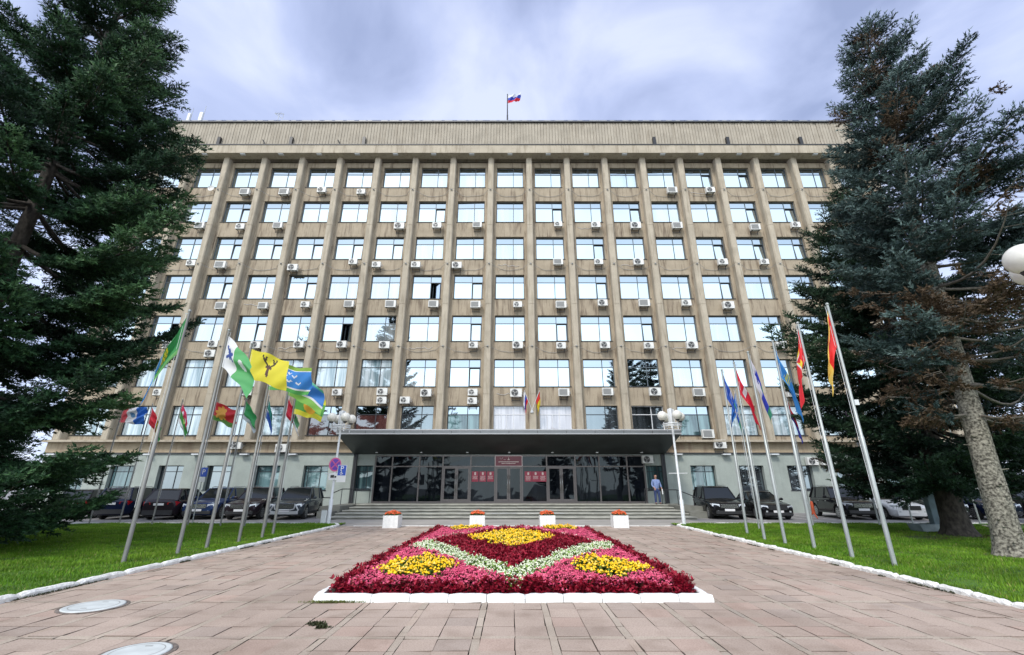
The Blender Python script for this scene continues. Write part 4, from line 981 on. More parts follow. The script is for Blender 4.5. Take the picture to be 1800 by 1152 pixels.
for side, xs0 in (('left', (829, 842.5, 856)), ('right', (922.5, 935.5, 948))):
    for j, px in enumerate(xs0):
        a = at(px, 847, 33.1); a2 = at(px + 12.2, 829, 33.1); w = a2.x - a.x; z0, z1 = a.z, a2.z
        t = empty('office_plaque', ((a.x + a2.x) / 2, 33.1, (z0 + z1) / 2)); tag(t, '%s crimson notice plaque of the three on the glass %s of the middle door' % (('left', 'middle', 'right')[j], side), 'plaque', 'crimson plaques beside the entrance door')
        b = MB(); b.box(-w / 2, w / 2, 0, .02, -(z1 - z0) / 2, (z1 - z0) / 2); b.build('board', PR2, t)
        b = MB(); hh = (z1 - z0) / 2; b.add([(-.06, -.004, hh * .3), (.06, -.004, hh * .3), (.07, -.004, hh * .75), (0, -.004, hh * .9), (-.07, -.004, hh * .75)], [(0, 1, 2, 3, 4)]); b.build('crest', PT, t)
        b = MB(); k += 1
        for q in range(4 - (k % 2)): linebars(b, -w * .36 + .02 * (q % 2), w * .36 - .03 * (q % 2), hh * (.05 - .24 * q), .045, k * 9 + q, -.004)
        b.build('lettering', PT, t)

# ---- planters
ORF = mat('orange_petal', (.75, .12, .03), .6, var=.3, vscale=20); LEAF = mat('leaf', (.05, .12, .02), .6, var=.4, vscale=8)
gnp = np.random.default_rng(17)
def blobs(P, rad, g, nlat=None):
    """small faceted flower heads: octahedra, numpy"""
    base = np.array([(1, 0, 0), (-1, 0, 0), (0, 1, 0), (0, -1, 0), (0, 0, 1), (0, 0, -.6)]); F_ = np.array([(0, 2, 4), (2, 1, 4), (1, 3, 4), (3, 0, 4), (2, 0, 5), (1, 2, 5), (3, 1, 5), (0, 3, 5)])
    n = len(P); a = g.uniform(0, 6.28, n); c, s_ = np.cos(a), np.sin(a); V = np.repeat(base[None], n, 0) * rad[:, None, None]
    X = V[:, :, 0] * c[:, None] - V[:, :, 1] * s_[:, None]; Y = V[:, :, 0] * s_[:, None] + V[:, :, 1] * c[:, None]
    V = np.stack([X, Y, V[:, :, 2]], 2) + P[:, None, :]
    return V.reshape(-1, 3), (F_[None] + 6 * np.arange(n)[:, None, None]).reshape(-1, 3)
def leaves(P, ln, wd, up, g, k=1):
    """k pointed leaves per point P, fanning outward and up"""
    P = np.repeat(P, k, 0); n = len(P); a = g.uniform(0, 6.28, n); el = g.uniform(up[0], up[1], n)
    d = np.stack([np.cos(a) * np.cos(el), np.sin(a) * np.cos(el), np.sin(el)], 1); sd = np.stack([-np.sin(a), np.cos(a), g.normal(0, .3, n)], 1)
    L_ = ln * g.uniform(.6, 1.2, n); w_ = wd * g.uniform(.7, 1.3, n)
    V = np.empty((n, 4, 3)); V[:, 0] = P; V[:, 1] = P + d * (L_ * .5)[:, None] + sd * w_[:, None]; V[:, 2] = P + d * L_[:, None] - np.array([0, 0, 1]) * (L_ * .15)[:, None]; V[:, 3] = P + d * (L_ * .5)[:, None] - sd * w_[:, None]
    return V.reshape(-1, 3), np.arange(n * 4).reshape(-1, 4)
for i, (px, lb) in enumerate(((689, 'white square planter of orange flowers at the far left before the steps'), (839, 'white square planter of orange flowers behind the left rear corner of the bed'), (962, 'white square planter of orange flowers right of centre behind the bed'), (1090, 'white square planter of orange flowers at the far right before the steps'))):
    c = ground(px, 927.5); t = empty('planter', (c.x, c.y, 0)); tag(t, lb, 'planter', 'white planters of orange flowers'); t.rotation_euler = (0, 0, (-.03, .05, .02, -.02)[i])
    b = MB(); w = .33; hgt = .50
    for (x0, x1, y0, y1) in ((-w, w, -w, -w + .04), (-w, w, w - .04, w), (-w, -w + .04, -w + .04, w - .04), (w - .04, w, -w + .04, w - .04)): b.box(x0, x1, y0, y1, 0, hgt)
    b.box(-w + .04, w - .04, -w + .04, w - .04, .35, .42, 0); b.build('box', M['white_paint'], t)
    n = 260; P = np.stack([gnp.uniform(-.29, .29, n), gnp.uniform(-.29, .29, n), np.full(n, .42)], 1); P[:, 2] += .16 * np.exp(-((P[:, 0] ** 2 + P[:, 1] ** 2) / .09)) * gnp.uniform(.5, 1, n) + .05
    V, Q = leaves(P, .10, .025, (.1, 1.2), gnp, 2); npmesh('leaves', V, Q, LEAF, t)['kind'] = 'stuff'
    P[:, 2] += gnp.uniform(.03, .09, n); V, Q = blobs(P, gnp.uniform(.02, .036, n), gnp); npmesh('flowers', V, Q, ORF, t)['kind'] = 'stuff'
# ---- flower bed
bed = empty('flower_bed', (0, 13, 0)); tag(bed, 'long rectangular flower bed of red, pink, white and yellow blooms with white kerb', 'flower bed')
BX, BY0, BY1 = 2.97, 7.92, 18.5
b = MB(); b.box(-BX, BX, BY0, BY1, -.02, .07)
o = b.build('soil', mat('bed_soil', (.035, .022, .014), .95, var=.4, vscale=12, bump=.8, bscale=30), bed); o.location = (0, -13, 0)
def kstone(b, p, q, w=.145, h=.105, r=random.Random(6)):
    p = Vector(p); q = Vector(q); T = (q - p).normalized(); Nn = Vector((-T.y, T.x, 0)); n = 7; Ln = (q - p).length; vs_ = []
    for i in range(n + 1):
        s_ = .006 + (Ln - .012) * i / n; e_ = .012 if i in (0, n) else 0
        for u, z in ((-w / 2, -.03), (-w / 2 + .012, h - .045), (-w / 2 + .05, h), (w / 2 - .012, h), (w / 2, h - .01), (w / 2, -.03)):
            v = p + T * s_ + Nn * (u + r.gauss(0, .002)); vs_.append((v.x, v.y, z - (abs(r.gauss(0, .004)) + e_ if z > 0 else 0)))
    b.add(vs_, [(i * 6 + k, i * 6 + k + 1, (i + 1) * 6 + k + 1, (i + 1) * 6 + k) for i in range(n) for k in range(5)] + [(5, 4, 3, 2, 1, 0), tuple(n * 6 + k for k in range(6))])
KM = mat('bed_kerb_paint', (.78, .78, .76), .7, var=.06, vscale=14, bump=.25, bscale=30)
xs_ = [-3.03, -2.16] + [-2.16 + .590 * i for i in range(1, 9)] + [3.09]
for i in range(len(xs_) - 1):
    b = MB(); kstone(b, (xs_[i], 7.83, 0), (xs_[i + 1], 7.83, 0)); o = b.build('kerb_stone', KM, bed); o.location = (0, -13, random.gauss(0, .002))
for sx in (-1, 1):
    y = 7.91; n = 18
    for i in range(n):
        a = y + (18.55 - y) * i / n; c_ = y + (18.55 - y) * (i + 1) / n; b = MB(); X = sx * 3.03
        if sx < 0: kstone(b, (X, c_, 0), (X, a, 0))
        else: kstone(b, (X, a, 0), (X, c_, 0))
        o = b.build('kerb_stone', KM, bed); o.location = (0, -13, 0)
g = np.random.default_rng(99)
n = 27000
X = g.uniform(-2.9, 2.9, n); Y = g.uniform(7.95, 18.42, n)
jx = X + g.normal(0, .045, n); jy = Y + g.normal(0, .06, n)
jb = X + g.normal(0, .03, n)
Z = np.full(n, 'p')
apex0, apexm, apex1 = 8.15, 13.1, 18.3
def dia(ax, y0, ym, y1): return np.abs(jx) / ax + np.where(jy < ym, (ym - jy) / (ym - y0), (jy - ym) / (y1 - ym))
Z[(dia(2.88, 8.05, 13.0, 18.35) < 1) & ((jy < 13.6) | (g.random(n) < .35))] = 'w'
Z[dia(2.18, 9.15, 13.45, 17.7) < 1] = 'r'
Z[dia(1.28, 11.55, 14.0, 16.6) < 1] = 'y'
for (cx_, cy_, rx, ry) in ((-1.78, 9.3, .70, .74), (1.84, 9.3, .68, .74), (-1.62, 17.4, .55, .75), (1.72, 17.4, .58, .75)):
    Z[((jx - cx_) / rx) ** 2 + ((jy - cy_) / ry) ** 2 < 1] = 'y'
edge = (np.abs(jb) > 2.66) | (jy < 8.13) | (jy > 18.25); Z[edge] = 'r'
h = np.where(Z == 'r', .15, np.where(Z == 'p', .125, np.where(Z == 'w', .12, .17)))
mound = .07 * np.clip((2.9 - np.abs(X)) / 1.2, 0, 1) * np.clip((Y - 7.9) / 1.5, 0, 1) * np.clip((18.5 - Y) / 1.5, 0, 1)
lump = .035 * np.sin(X * 9 + 2 * np.sin(Y * 3)) * np.sin(Y * 8 + X)
fade = np.clip((Y - 7.95) / .12, .55, 1)
top = (h + mound + lump * .9 + g.normal(0, .014, n)) * fade + .05
def off(o): o.location = (0, -13, 0); o['kind'] = 'stuff'; return o
top += .03 * np.sin(X * 3.1 + 1.7 * np.sin(Y * 2.2)) * np.cos(Y * 2.7 + X) - .05 * (g.random(n) < .06)
P = np.stack([X, Y, top], 1)
def pm(name, c1, c2, rough=.55, tr=0.15):
    m_ = mat(name, c1, rough, vscale=9, col2=c2, spec=.25, detail=3); return m_
DR = pm('crimson_leaf', (.14, .003, .012), (.34, .010, .032)); PK = pm('pink_petal', (.46, .03, .10), (.80, .15, .25)); PKL = pm('begonia_leaf', (.085, .012, .018), (.13, .045, .02))
WF = pm('cream_petal', (.66, .68, .48), (.80, .82, .66)); WL = pm('pale_leaf', (.13, .25, .04), (.26, .38, .09)); YF = pm('marigold_petal', (.78, .42, .004), (.86, .60, .015)); YF2 = pm('marigold_pale', (.84, .66, .12), (.84, .5, .1)); YL = pm('marigold_leaf', (.04, .08, .012), (.10, .16, .02))
r_ = P[Z == 'r']; rr = np.concatenate([r_, r_ - [0, 0, .07], r_ - [0, 0, .13]]); rr[:, 2] = np.maximum(rr[:, 2], .05); rr += g.normal(0, .018, rr.shape)
V, Q = leaves(rr, .085, .020, (-.2, 1.3), g, 5); off(npmesh('crimson_foliage', V, Q, DR, bed))
p_ = P[Z == 'p']; pp = np.concatenate([p_, p_ - [0, 0, .06]]); V, Q = leaves(pp, .075, .022, (-.1, .9), g, 3); off(npmesh('begonia_foliage', V, Q, PKL, bed))
f_ = np.repeat(p_[g.random(len(p_)) < .86], 4, 0); f_ = f_ + g.normal(0, .028, f_.shape) * [1, 1, .5] + [0, 0, .028]; V, Q = blobs(f_, g.uniform(.009, .024, len(f_)), g); off(npmesh('pink_blooms', V, Q, PK, bed))
w_ = P[Z == 'w']; V, Q = leaves(np.concatenate([w_, w_ - [0, 0, .05]]), .085, .026, (-.1, 1.0), g, 3); off(npmesh('pale_foliage', V, Q, WL, bed))
f_ = np.repeat(w_, 2, 0); f_ = f_ + g.normal(0, .035, f_.shape) * [1, 1, .5] + [0, 0, .025]; V, Q = blobs(f_, g.uniform(.012, .022, len(f_)), g); off(npmesh('cream_blooms', V, Q, WF, bed))
y_ = P[Z == 'y']; V, Q = leaves(np.concatenate([y_, y_ - [0, 0, .07]]), .08, .018, (-.1, 1.2), g, 3); off(npmesh('marigold_foliage', V, Q, YL, bed))
f_ = y_[g.random(len(y_)) < .80]; f_ = f_ + g.normal(0, .02, f_.shape) + [0, 0, .03]; V, Q = blobs(f_, g.uniform(.022, .038, len(f_)), g); V[:, 2] = V[:, 2]; 
sel = g.random(len(f_)) < .22; mi = np.repeat(sel.astype(int), 8); off(npmesh('marigold_blooms', V, Q, [YF, YF2], bed, midx=mi))

# ---- hatch covers, weeds
for (px, py, rad, sq, lb) in ((165, 1067, .37, 1, 'pale round hatch cover in the paving near the left kerb'), (240, 1149, .31, 1, 'pale round hatch cover at the bottom edge of the paving')):
    c = ground(px, py); t = empty('hatch_cover', (c.x, c.y, 0)); tag(t, lb, 'manhole cover', 'hatch covers in the paving')
    b = MB(); b.tube([(0, 0, -.02), (0, 0, .016), (0, 0, .02)], [rad, rad, rad - .015], 40); b.build('lid', mat('hatch_paint', (.55, .58, .57), .6, var=.1, vscale=5, bump=.3, bscale=18), t)
    b = MB(); b.disc((0, 0, .0215), rad * .80, (0, 0, 1), 40, 0, rad * .77); b.box(-.04, .04, rad * .5, rad * .5 + .02, .0205, .0225); b.box(-.04, .04, -rad * .5, -rad * .5 + .02, .0205, .0225); b.build('groove', M['ac_grille'], t)
    b = MB(); b.tube([(0, 0, -.02), (0, 0, .009)], rad + .05, 40); b.build('rim', mat('hatch_mortar', (.17, .14, .12), .95, var=.4, vscale=9, bump=1, bscale=30), t)
WG = mat('weed_green', (.035, .042, .012), .8, var=.5, vscale=12)
for (px, py, s_, lb) in ((557, 1098, .065, 'larger dark tuft of weeds growing from a paving joint'), (567, 1104, .04, 'smaller dark tuft of weeds beside the larger one')):
    c = ground(px, py); n = 130; P = np.stack([g.normal(0, s_ * .75, n), g.normal(0, s_ * .5, n), np.zeros(n)], 1); V, Q = leaves(P, .05, .012, (.1, 1.3), g, 2)
    o = npmesh('weed', V, Q, WG); o.location = c; tag(o, lb, 'weed', 'weeds in the paving joints')
# moss and grass creeping along the kerb feet
n = 5000; P = np.concatenate([np.stack([np.full(n, LX + .09) + np.abs(g.normal(0, .02, n)), g.uniform(4, 21, n), np.zeros(n)], 1), np.stack([np.full(n, RX - .12) - np.abs(g.normal(0, .025, n)), g.uniform(4, 21, n), np.zeros(n)], 1)])
keep = (np.sin(P[:, 1] * 2.3) + np.sin(P[:, 1] * 5.1 + P[:, 0]) + np.sin(P[:, 1] * .9)) > .7; P = P[keep]
V, Q = leaves(P, .045, .006, (.3, 1.4), g, 1); tag(npmesh('kerb_weeds', V, Q, WG), 'thin weeds sprouting along the foot of the lawn kerbs', 'weeds', kind='stuff')
n = 500; P = np.stack([g.normal(-2.72, .2, n), 7.74 - np.abs(g.normal(0, .01, n)), np.zeros(n)], 1); V, Q = leaves(P, .05, .006, (.5, 1.4), g, 1)
tag(npmesh('kerb_grass', V, Q, mat('dry_grass', (.16, .19, .05), .8)), 'sparse grass at the foot of the flower bed kerb', 'weeds', kind='stuff')
# ================================================================ CARS
def paint(name, c, rough=.10): return mat(name, [q * .7 for q in c] if max(c) < .3 else c, rough, .0, spec=.28, coat=0)
CG = mat('car_glass', (.008, .011, .012), .05, spec=.55); TYR = mat('tyre', (.012, .012, .012), .8); RIM = mat('alloy_rim', (.45, .46, .47), .3, .7)
LAMPG = mat('headlight_glass', (.55, .58, .60), .12, .2, coat=1); TAIL = mat('tail_lamp', (.40, .008, .015), .2, coat=1); TRIM = mat('car_trim', (.02, .02, .022), .5); CHR = mat('chrome', (.6, .6, .6), .15, .9); PLT = mat('number_plate', (.72, .72, .72), .4)
PSV_ = PSV = mat('silver_bumper', (.42, .43, .44), .35, .4)
def make_car(kind, pm_, label, cx_, yfront, theta, front=True, L_=4.6, W_=1.86, H_=1.68, lower=None):
    t = empty('parked_car'); tag(t, label, 'car', 'cars parked in front of the office block')
    hl = L_ / 2; hw0 = W_ / 2; ra_ = .41 if kind != 'sedan' else .37; rw_ = ra_ - .06; xa = (hl - .88, -hl + .92)
    zh = {'suv': 1.03, 'hatch': 1.0, 'sedan': .95, 'pickup': 1.08}[kind]; gc = {'suv': .24, 'hatch': .2, 'sedan': .17, 'pickup': .28}[kind]
    xw0 = {'suv': .80, 'hatch': .95, 'sedan': .72, 'pickup': .75}[kind]; xw1 = {'suv': .05, 'hatch': .1, 'sedan': -.02, 'pickup': .12}[kind]
    xr1 = {'suv': -hl + .38, 'hatch': -hl + .55, 'sedan': -.95, 'pickup': -hl + .42}[kind]; xr0 = {'suv': -hl + .10, 'hatch': -hl + .14, 'sedan': -1.62, 'pickup': -hl + .10}[kind]
    def ztop(x):
        if x > hl - .12: return zh - .20 - (x - hl + .12) * 1.1
        if x > xw0: return zh - .0 - .20 * ((x - xw0) / (hl - .12 - xw0)) ** 1.6
        if kind == 'sedan' and x < xr0: return zh + .06 - .05 * ((xr0 - x) / (hl + xr0)) ** 2 - (.25 * max(0, (-x - hl + .1) / .1))
        if x < -hl + .08: return zh - .12
        return zh + .03
    def hw(x):
        f = abs(x) / hl; return hw0 * (1 - .015 * f - (.17 * ((f - .80) / .20) ** 2 if f > .80 else 0))
    xs_ = sorted(set([round(-hl + L_ * i / 46, 4) for i in range(47)] + [xa[0] + ra_ * s_ for s_ in (-1, -.92, -.7, .7, .92, 1)] + [xa[1] + ra_ * s_ for s_ in (-1, -.92, -.7, .7, .92, 1)]))
    b = MB(); rings = []
    for x in xs_:
        zb = gc + (.12 if abs(x) > hl - .1 else 0); w = hw(x); za = 0
        for q in xa:
            if abs(x - q) < ra_: za = max(za, rw_ + math.sqrt(ra_ ** 2 - (x - q) ** 2))
        zt = ztop(x); pr = [(.0, zb), (.72 * w, zb), (.90 * w, zb + .02), (.98 * w, zb + .10), (1.0 * w, .50), (1.005 * w, .66), (.985 * w, zt - .14), (.94 * w, zt - .035), (.80 * w, zt), (.4 * w, zt + .02), (0, zt + .025)]
        pr = [(y, min(max(z, za if y > .7 * w and za > z else z), zt + .03)) for y, z in pr]
        rings.append([(x, -y, z) for y, z in pr[::-1]][:-1] + [(x, y, z) for y, z in pr])
    K = len(rings[0]); vs_ = [p for r_ in rings for p in r_]
    b.add(vs_, [(i * K + k, (i + 1) * K + k, (i + 1) * K + k + 1, i * K + k + 1) for i in range(len(rings) - 1) for k in range(K - 1)], 0, True)
    b.add(rings[0], [tuple(range(K))], 0); b.add(rings[-1], [tuple(range(K))[::-1]], 0)
    # roof + pillars in body colour
    wr = hw0 * .72; wb = hw0 * .90; zr = H_ - .03
    def gz(x):   # greenhouse outline
        if x > xw1: return zr + (zh - .02 - zr) * (x - xw1) / (xw0 - xw1)
        if x < xr1: return zr + (zh + .0 - zr) * (xr1 - x) / (xr1 - xr0)
        return zr + .03 * math.sin(math.pi * (x - xr1) / (xw1 - xr1))
    def gw(z): return wb + (wr - wb) * (z - zh) / (zr - zh)
    n = 14; rr = []
    for i in range(n + 1):
        x = xr1 - .04 + (xw1 + .06 - xr1 + .04) * i / n; z = gz(x); rr.append([(x, -gw(z) - .015, z - .05), (x, -gw(z) + .06, z + .005), (x, -.3, z + .03), (x, .3, z + .03), (x, gw(z) - .06, z + .005), (x, gw(z) + .015, z - .05)])
    b.add([p for q in rr for p in q], [(i * 6 + k, (i + 1) * 6 + k, (i + 1) * 6 + k + 1, i * 6 + k + 1) for i in range(n) for k in range(5)], 0, True)
    for s_ in (-1, 1):
        for (xa_, za_, xb_, zb_, r0) in ((xw0, zh, xw1, zr, .035), (xr0 + .05, zh, xr1 + .02, zr, .06 if kind != 'sedan' else .04), (-.18, zh, -.22, zr, .035), (xr1 + .50, zh, xr1 + .42, zr, .035 if kind != 'sedan' else .01)):
            b.tube([(xa_, s_ * (gw(za_) + .004), za_), (xb_, s_ * (gw(zb_) + .004), zb_ - .02)], r0, 6)
    b.build('body', pm_, t)
    b = MB(); b.box(-hl + .25, hl - .25, -hw0 * .70, hw0 * .70, gc - .03, .62); b.box(-hl + .3, hl - .3, -hw0 * .93, hw0 * .93, .62, .66)
    b.build('underbody', TRIM, t)
    b = MB(); g_ = []
    gx = [xr0, xr1, (xr1 + xw1) / 2, xw1, xw0]
    for x in gx: z = gz(x) - .012; z = max(z, zh); g_.append([(x, -wb, zh - .03), (x, -gw(z), z), (x, gw(z), z), (x, wb, zh - .03)])
    b.add([p for q in g_ for p in q], [(i * 4 + k, (i + 1) * 4 + k, (i + 1) * 4 + k + 1, i * 4 + k + 1) for i in range(4) for k in range(3)], 0)
    b.build('windows', CG, t)
    for q in xa:
        for s_ in (-1, 1):
            y1 = s_ * (hw0 - .015); y0 = s_ * (hw0 - .235)
            b = MB(); b.tube([(q, y0, rw_), (q, y0 + s_ * .03, rw_), (q, y1 - s_ * .03, rw_), (q, y1, rw_)], [rw_ - .03, rw_, rw_, rw_ - .03], 24); w_ = b.build('wheel', TYR, t)
            b = MB(); yy = y1 + s_ * .006
            b.disc((q, yy, rw_), rw_ * .70, (0, s_, 0), 24, 0, rw_ * .60); b.disc((q, yy, rw_), rw_ * .17, (0, s_, 0), 12, 0)
            for k in range(5):
                a = k * 2 * math.pi / 5 + .3; c_, s2 = math.cos(a), math.sin(a); r1 = rw_ * .14; r2 = rw_ * .66; ww = .035
                for dz_ in (-.045, .045): b.add([(q + c_ * r1 - s2 * (ww + dz_), yy, rw_ + s2 * r1 + c_ * (ww + dz_)), (q + c_ * r2 - s2 * (ww * .6 + dz_), yy, rw_ + s2 * r2 + c_ * (ww * .6 + dz_)), (q + c_ * r2 + s2 * (ww * .6 - dz_), yy, rw_ + s2 * r2 - c_ * (ww * .6 - dz_)), (q + c_ * r1 + s2 * (ww - dz_), yy, rw_ + s2 * r1 - c_ * (ww - dz_))], [(0, 1, 2, 3)])
            b.build('rim', RIM, w_)
    def slab_(b, x, y0, y1, z0, z1, dx=.04, sk=0.0, mi=0):
        b.add([(x - dx, y0, z0), (x - sk, y1, z0), (x - sk, y1, z1), (x - dx, y0, z1)], [(0, 1, 2, 3)], mi)
    f = hl
    for s_ in (-1, 1):
        b = MB(); zc_ = zh - .30; y0 = s_ * .50; y1 = s_ * (hw(f - .10) - .00)
        b.add([(f + .012, y0, zc_ - .06), (f - .10, y1 + s_ * .012, zc_ - .05), (f - .34, s_ * (hw(f - .34) + .012), zc_ + .10), (f - .12, y1 * .99 + s_ * .012, zc_ + .10), (f - .01, y0, zc_ + .06)], [(0, 1, 3, 4), (1, 2, 3)], 0)
        b.build('headlight', LAMPG, t)
        b = MB(); b.disc((f + .012, s_ * .60, .42), .055, (1, 0, 0), 12); b.build('fog_light', LAMPG, t)
        b = MB(); z0 = zh - .15; e_ = -f
        b.add([(e_ - .012, s_ * .42, z0 - .06), (e_ + .10, s_ * (hw(e_ + .1) + .012), z0 - .13), (e_ + .30, s_ * (hw(e_ + .3) + .012), z0 + .05), (e_ + .08, s_ * (hw(e_ + .1) + .012), z0 + .10), (e_ - .012, s_ * .45, z0 + .05)], [(0, 1, 3, 4), (1, 2, 3)]); b.build('tail_light', TAIL, t)
        b = MB(); b.sphere((xw0 - .22, s_ * (hw0 + .12), zh + .08), .10, 0, 10, 8, (.7, 1.1, .8)); b.tube([(xw0 - .2, s_ * (hw0 - .08), zh + .02), (xw0 - .22, s_ * (hw0 + .08), zh + .05)], .025, 6); b.build('mirror', pm_, t)
        if kind in ('suv', 'pickup'):
            b = MB(); b.tube([(xr1 + .1, s_ * (wr - .06), zr + .03), (xr1 + .3, s_ * (wr - .06), zr + .085), (xw1 - .3, s_ * (wr - .06), zr + .085), (xw1 - .1, s_ * (wr - .06), zr + .03)], .018, 6); b.build('roof_rail', RIM, t)
        for xx in (.15, -.85):
            b = MB(); b.box(xx, xx + .17, s_ * hw0 * 1.0, s_ * (hw0 * 1.0 + .022), zh - .17, zh - .14); b.build('door_handle', CHR, t)
    b = MB(); b.box(f - .02, f + .014, -.46, .46, zh - .44, zh - .22)
    for i in range(4): b.box(f + .014, f + .02, -.44, .44, zh - .42 + i * .05, zh - .405 + i * .05, 1)
    b.build('grille', [TRIM, CHR if kind != 'sedan' else TRIM], t)
    lo = lower or TRIM
    if lower is PSV_:
        b = MB(); b.tube([(f + .02, -.52, zh - .20), (f + .03, -.50, zh - .46), (f + .03, -.30, zh - .52), (f + .03, .30, zh - .52), (f + .03, .50, zh - .46), (f + .02, .52, zh - .20)], .035, 6)
        for s_ in (-1, 1): b.tube([(f + .01, s_ * .56, zh - .30), (f - .01, s_ * .72, zh - .52), (f - .0, s_ * .60, gc + .10)], .05, 6)
        b.build('grille_surround', lower, t)
    b = MB(); b.box(f - .05, f + .022, -.72, .72, gc + .06, gc + .22); b.build('front_bumper', lo, t)
    b = MB(); b.box(-f - .022, -f + .05, -.76, .76, gc + .06, gc + .30); b.build('rear_bumper', TRIM, t)
    b = MB(); b.box(f + .023, f + .034, -.26, .26, gc + .20, gc + .315); b.build('number_plate', PLT, t)
    b = MB(); b.box(-f - .034, -f - .023, -.26, .26, zh - .26, zh - .145); b.build('number_plate', PLT, t)
    for s_ in (-1, 1):
        b = MB(); b.box(xa[1] + ra_ + .02, xa[0] - ra_ - .02, s_ * (hw0 - .02), s_ * (hw0 + .012), gc + .0, gc + .10); b.build('side_sill', TRIM, t)
        b = MB(); b.tube([(-.02, s_ * (hw0 + .002), .42), (.0, s_ * (hw0 - .006), zh - .1)], .006, 4); b.tube([(.88, s_ * (hw0 + .0), .45), (.80, s_ * (hw0 - .01), zh - .1)], .006, 4); b.tube([(-1.0, s_ * (hw0 + .0), .62), (-.92, s_ * (hw0 - .01), zh - .1)], .006, 4); b.build('door_seam', TRIM, t)
    fw = Vector((math.cos(theta), math.sin(theta), 0)); near = 1 if front else -1
    t.location = Vector((cx_, yfront, -.02)) - fw * hl * near * .96; t.rotation_euler = (0, 0, theta)
    return t
PBK = paint('black_paint', (.012, .012, .014)); PNV = paint('navy_paint', (.012, .02, .055)); PBL = paint('blue_paint', (.018, .045, .14)); PGR = paint('slate_paint', (.055, .068, .08)); PBN = paint('dark_plum_paint', (.028, .02, .026)); PWH = paint('white_car_paint', (.62, .63, .64)); PDG = paint('dark_green_grey_paint', (.035, .045, .042))
FA = R(-82); FB = R(-99); RA = R(97)
make_car('suv', PGR, 'slate grey sport utility car with silver bumper, nearest the steps', -12.35, 26.0, FA, lower=PSV)
make_car('suv', PBN, 'dark plum sport utility car facing out, between the grey and blue cars', -14.8, 26.0, R(-84), W_=1.80, L_=4.4)
make_car('suv', PBL, 'blue sport utility car facing out, behind the small parking sign', -17.3, 26.3, R(-84), H_=1.66, W_=1.82)
make_car('hatch', PBN, 'dark hatchback parked tail out beside the blue car', -19.3, 26.1, RA, front=False, L_=4.3, H_=1.60)
make_car('suv', PNV, 'dark navy estate car parked tail out by the left spruce', -22.1, 26.3, RA, front=False, L_=4.7, H_=1.66)
make_car('hatch', PBK, 'black car mostly hidden behind the left spruce', -24.9, 26.8, RA, front=False, L_=4.3, H_=1.55)
make_car('suv', PBK, 'large black sport utility car facing out, right of the steps', 12.0, 26.4, FB, L_=4.75, W_=1.92, H_=1.74)
make_car('sedan', PBK, 'black sedan facing out behind the right lawn flagpoles', 14.55, 26.2, R(-97), L_=4.75, H_=1.45, W_=1.82)
make_car('pickup', PBK, 'black off road car with pale headlights behind the two nearest right flagpoles', 19.1, 26.0, R(-102), L_=4.7, W_=1.9, H_=1.72)
make_car('sedan', PWH, 'white car facing out behind the low spruce branches', 21.6, 25.9, R(-98), L_=4.5, W_=1.8, H_=1.46, lower=PWH)
make_car('hatch', PDG, 'dark green grey car facing out beside the white car', 24.0, 26.1, R(-104), L_=4.4, W_=1.82, H_=1.56)
make_car('suv', PNV, 'dark blue car facing out between the two spruce trunks', 26.4, 25.6, R(-96), L_=4.7, W_=1.9, H_=1.62)
make_car('hatch', PBK, 'dark car at the far right edge beyond the nearer spruce trunk', 30.2, 26.2, R(-98), L_=4.4, H_=1.6)
# ================================================================ small things on the right
c = ground(1432, 911); t = empty('parking_post', (c.x, c.y, 0)); tag(t, 'short orange post on splayed feet standing beside the black off road car', 'barrier post')
OM = mat('orange_plastic', (.55, .09, .025), .5, var=.2)
b = MB(); b.tube([(0, 0, .22), (0, 0, .80), (0, 0, .9)], [.09, .075, .05], 10); b.build('post', OM, t)
b = MB()
for k in range(3): a = k * 2.09 + .5; b.tube([(0, 0, .30), (.28 * math.cos(a), .28 * math.sin(a), .0)], [.05, .03], 6)
b.build('foot', OM, t)
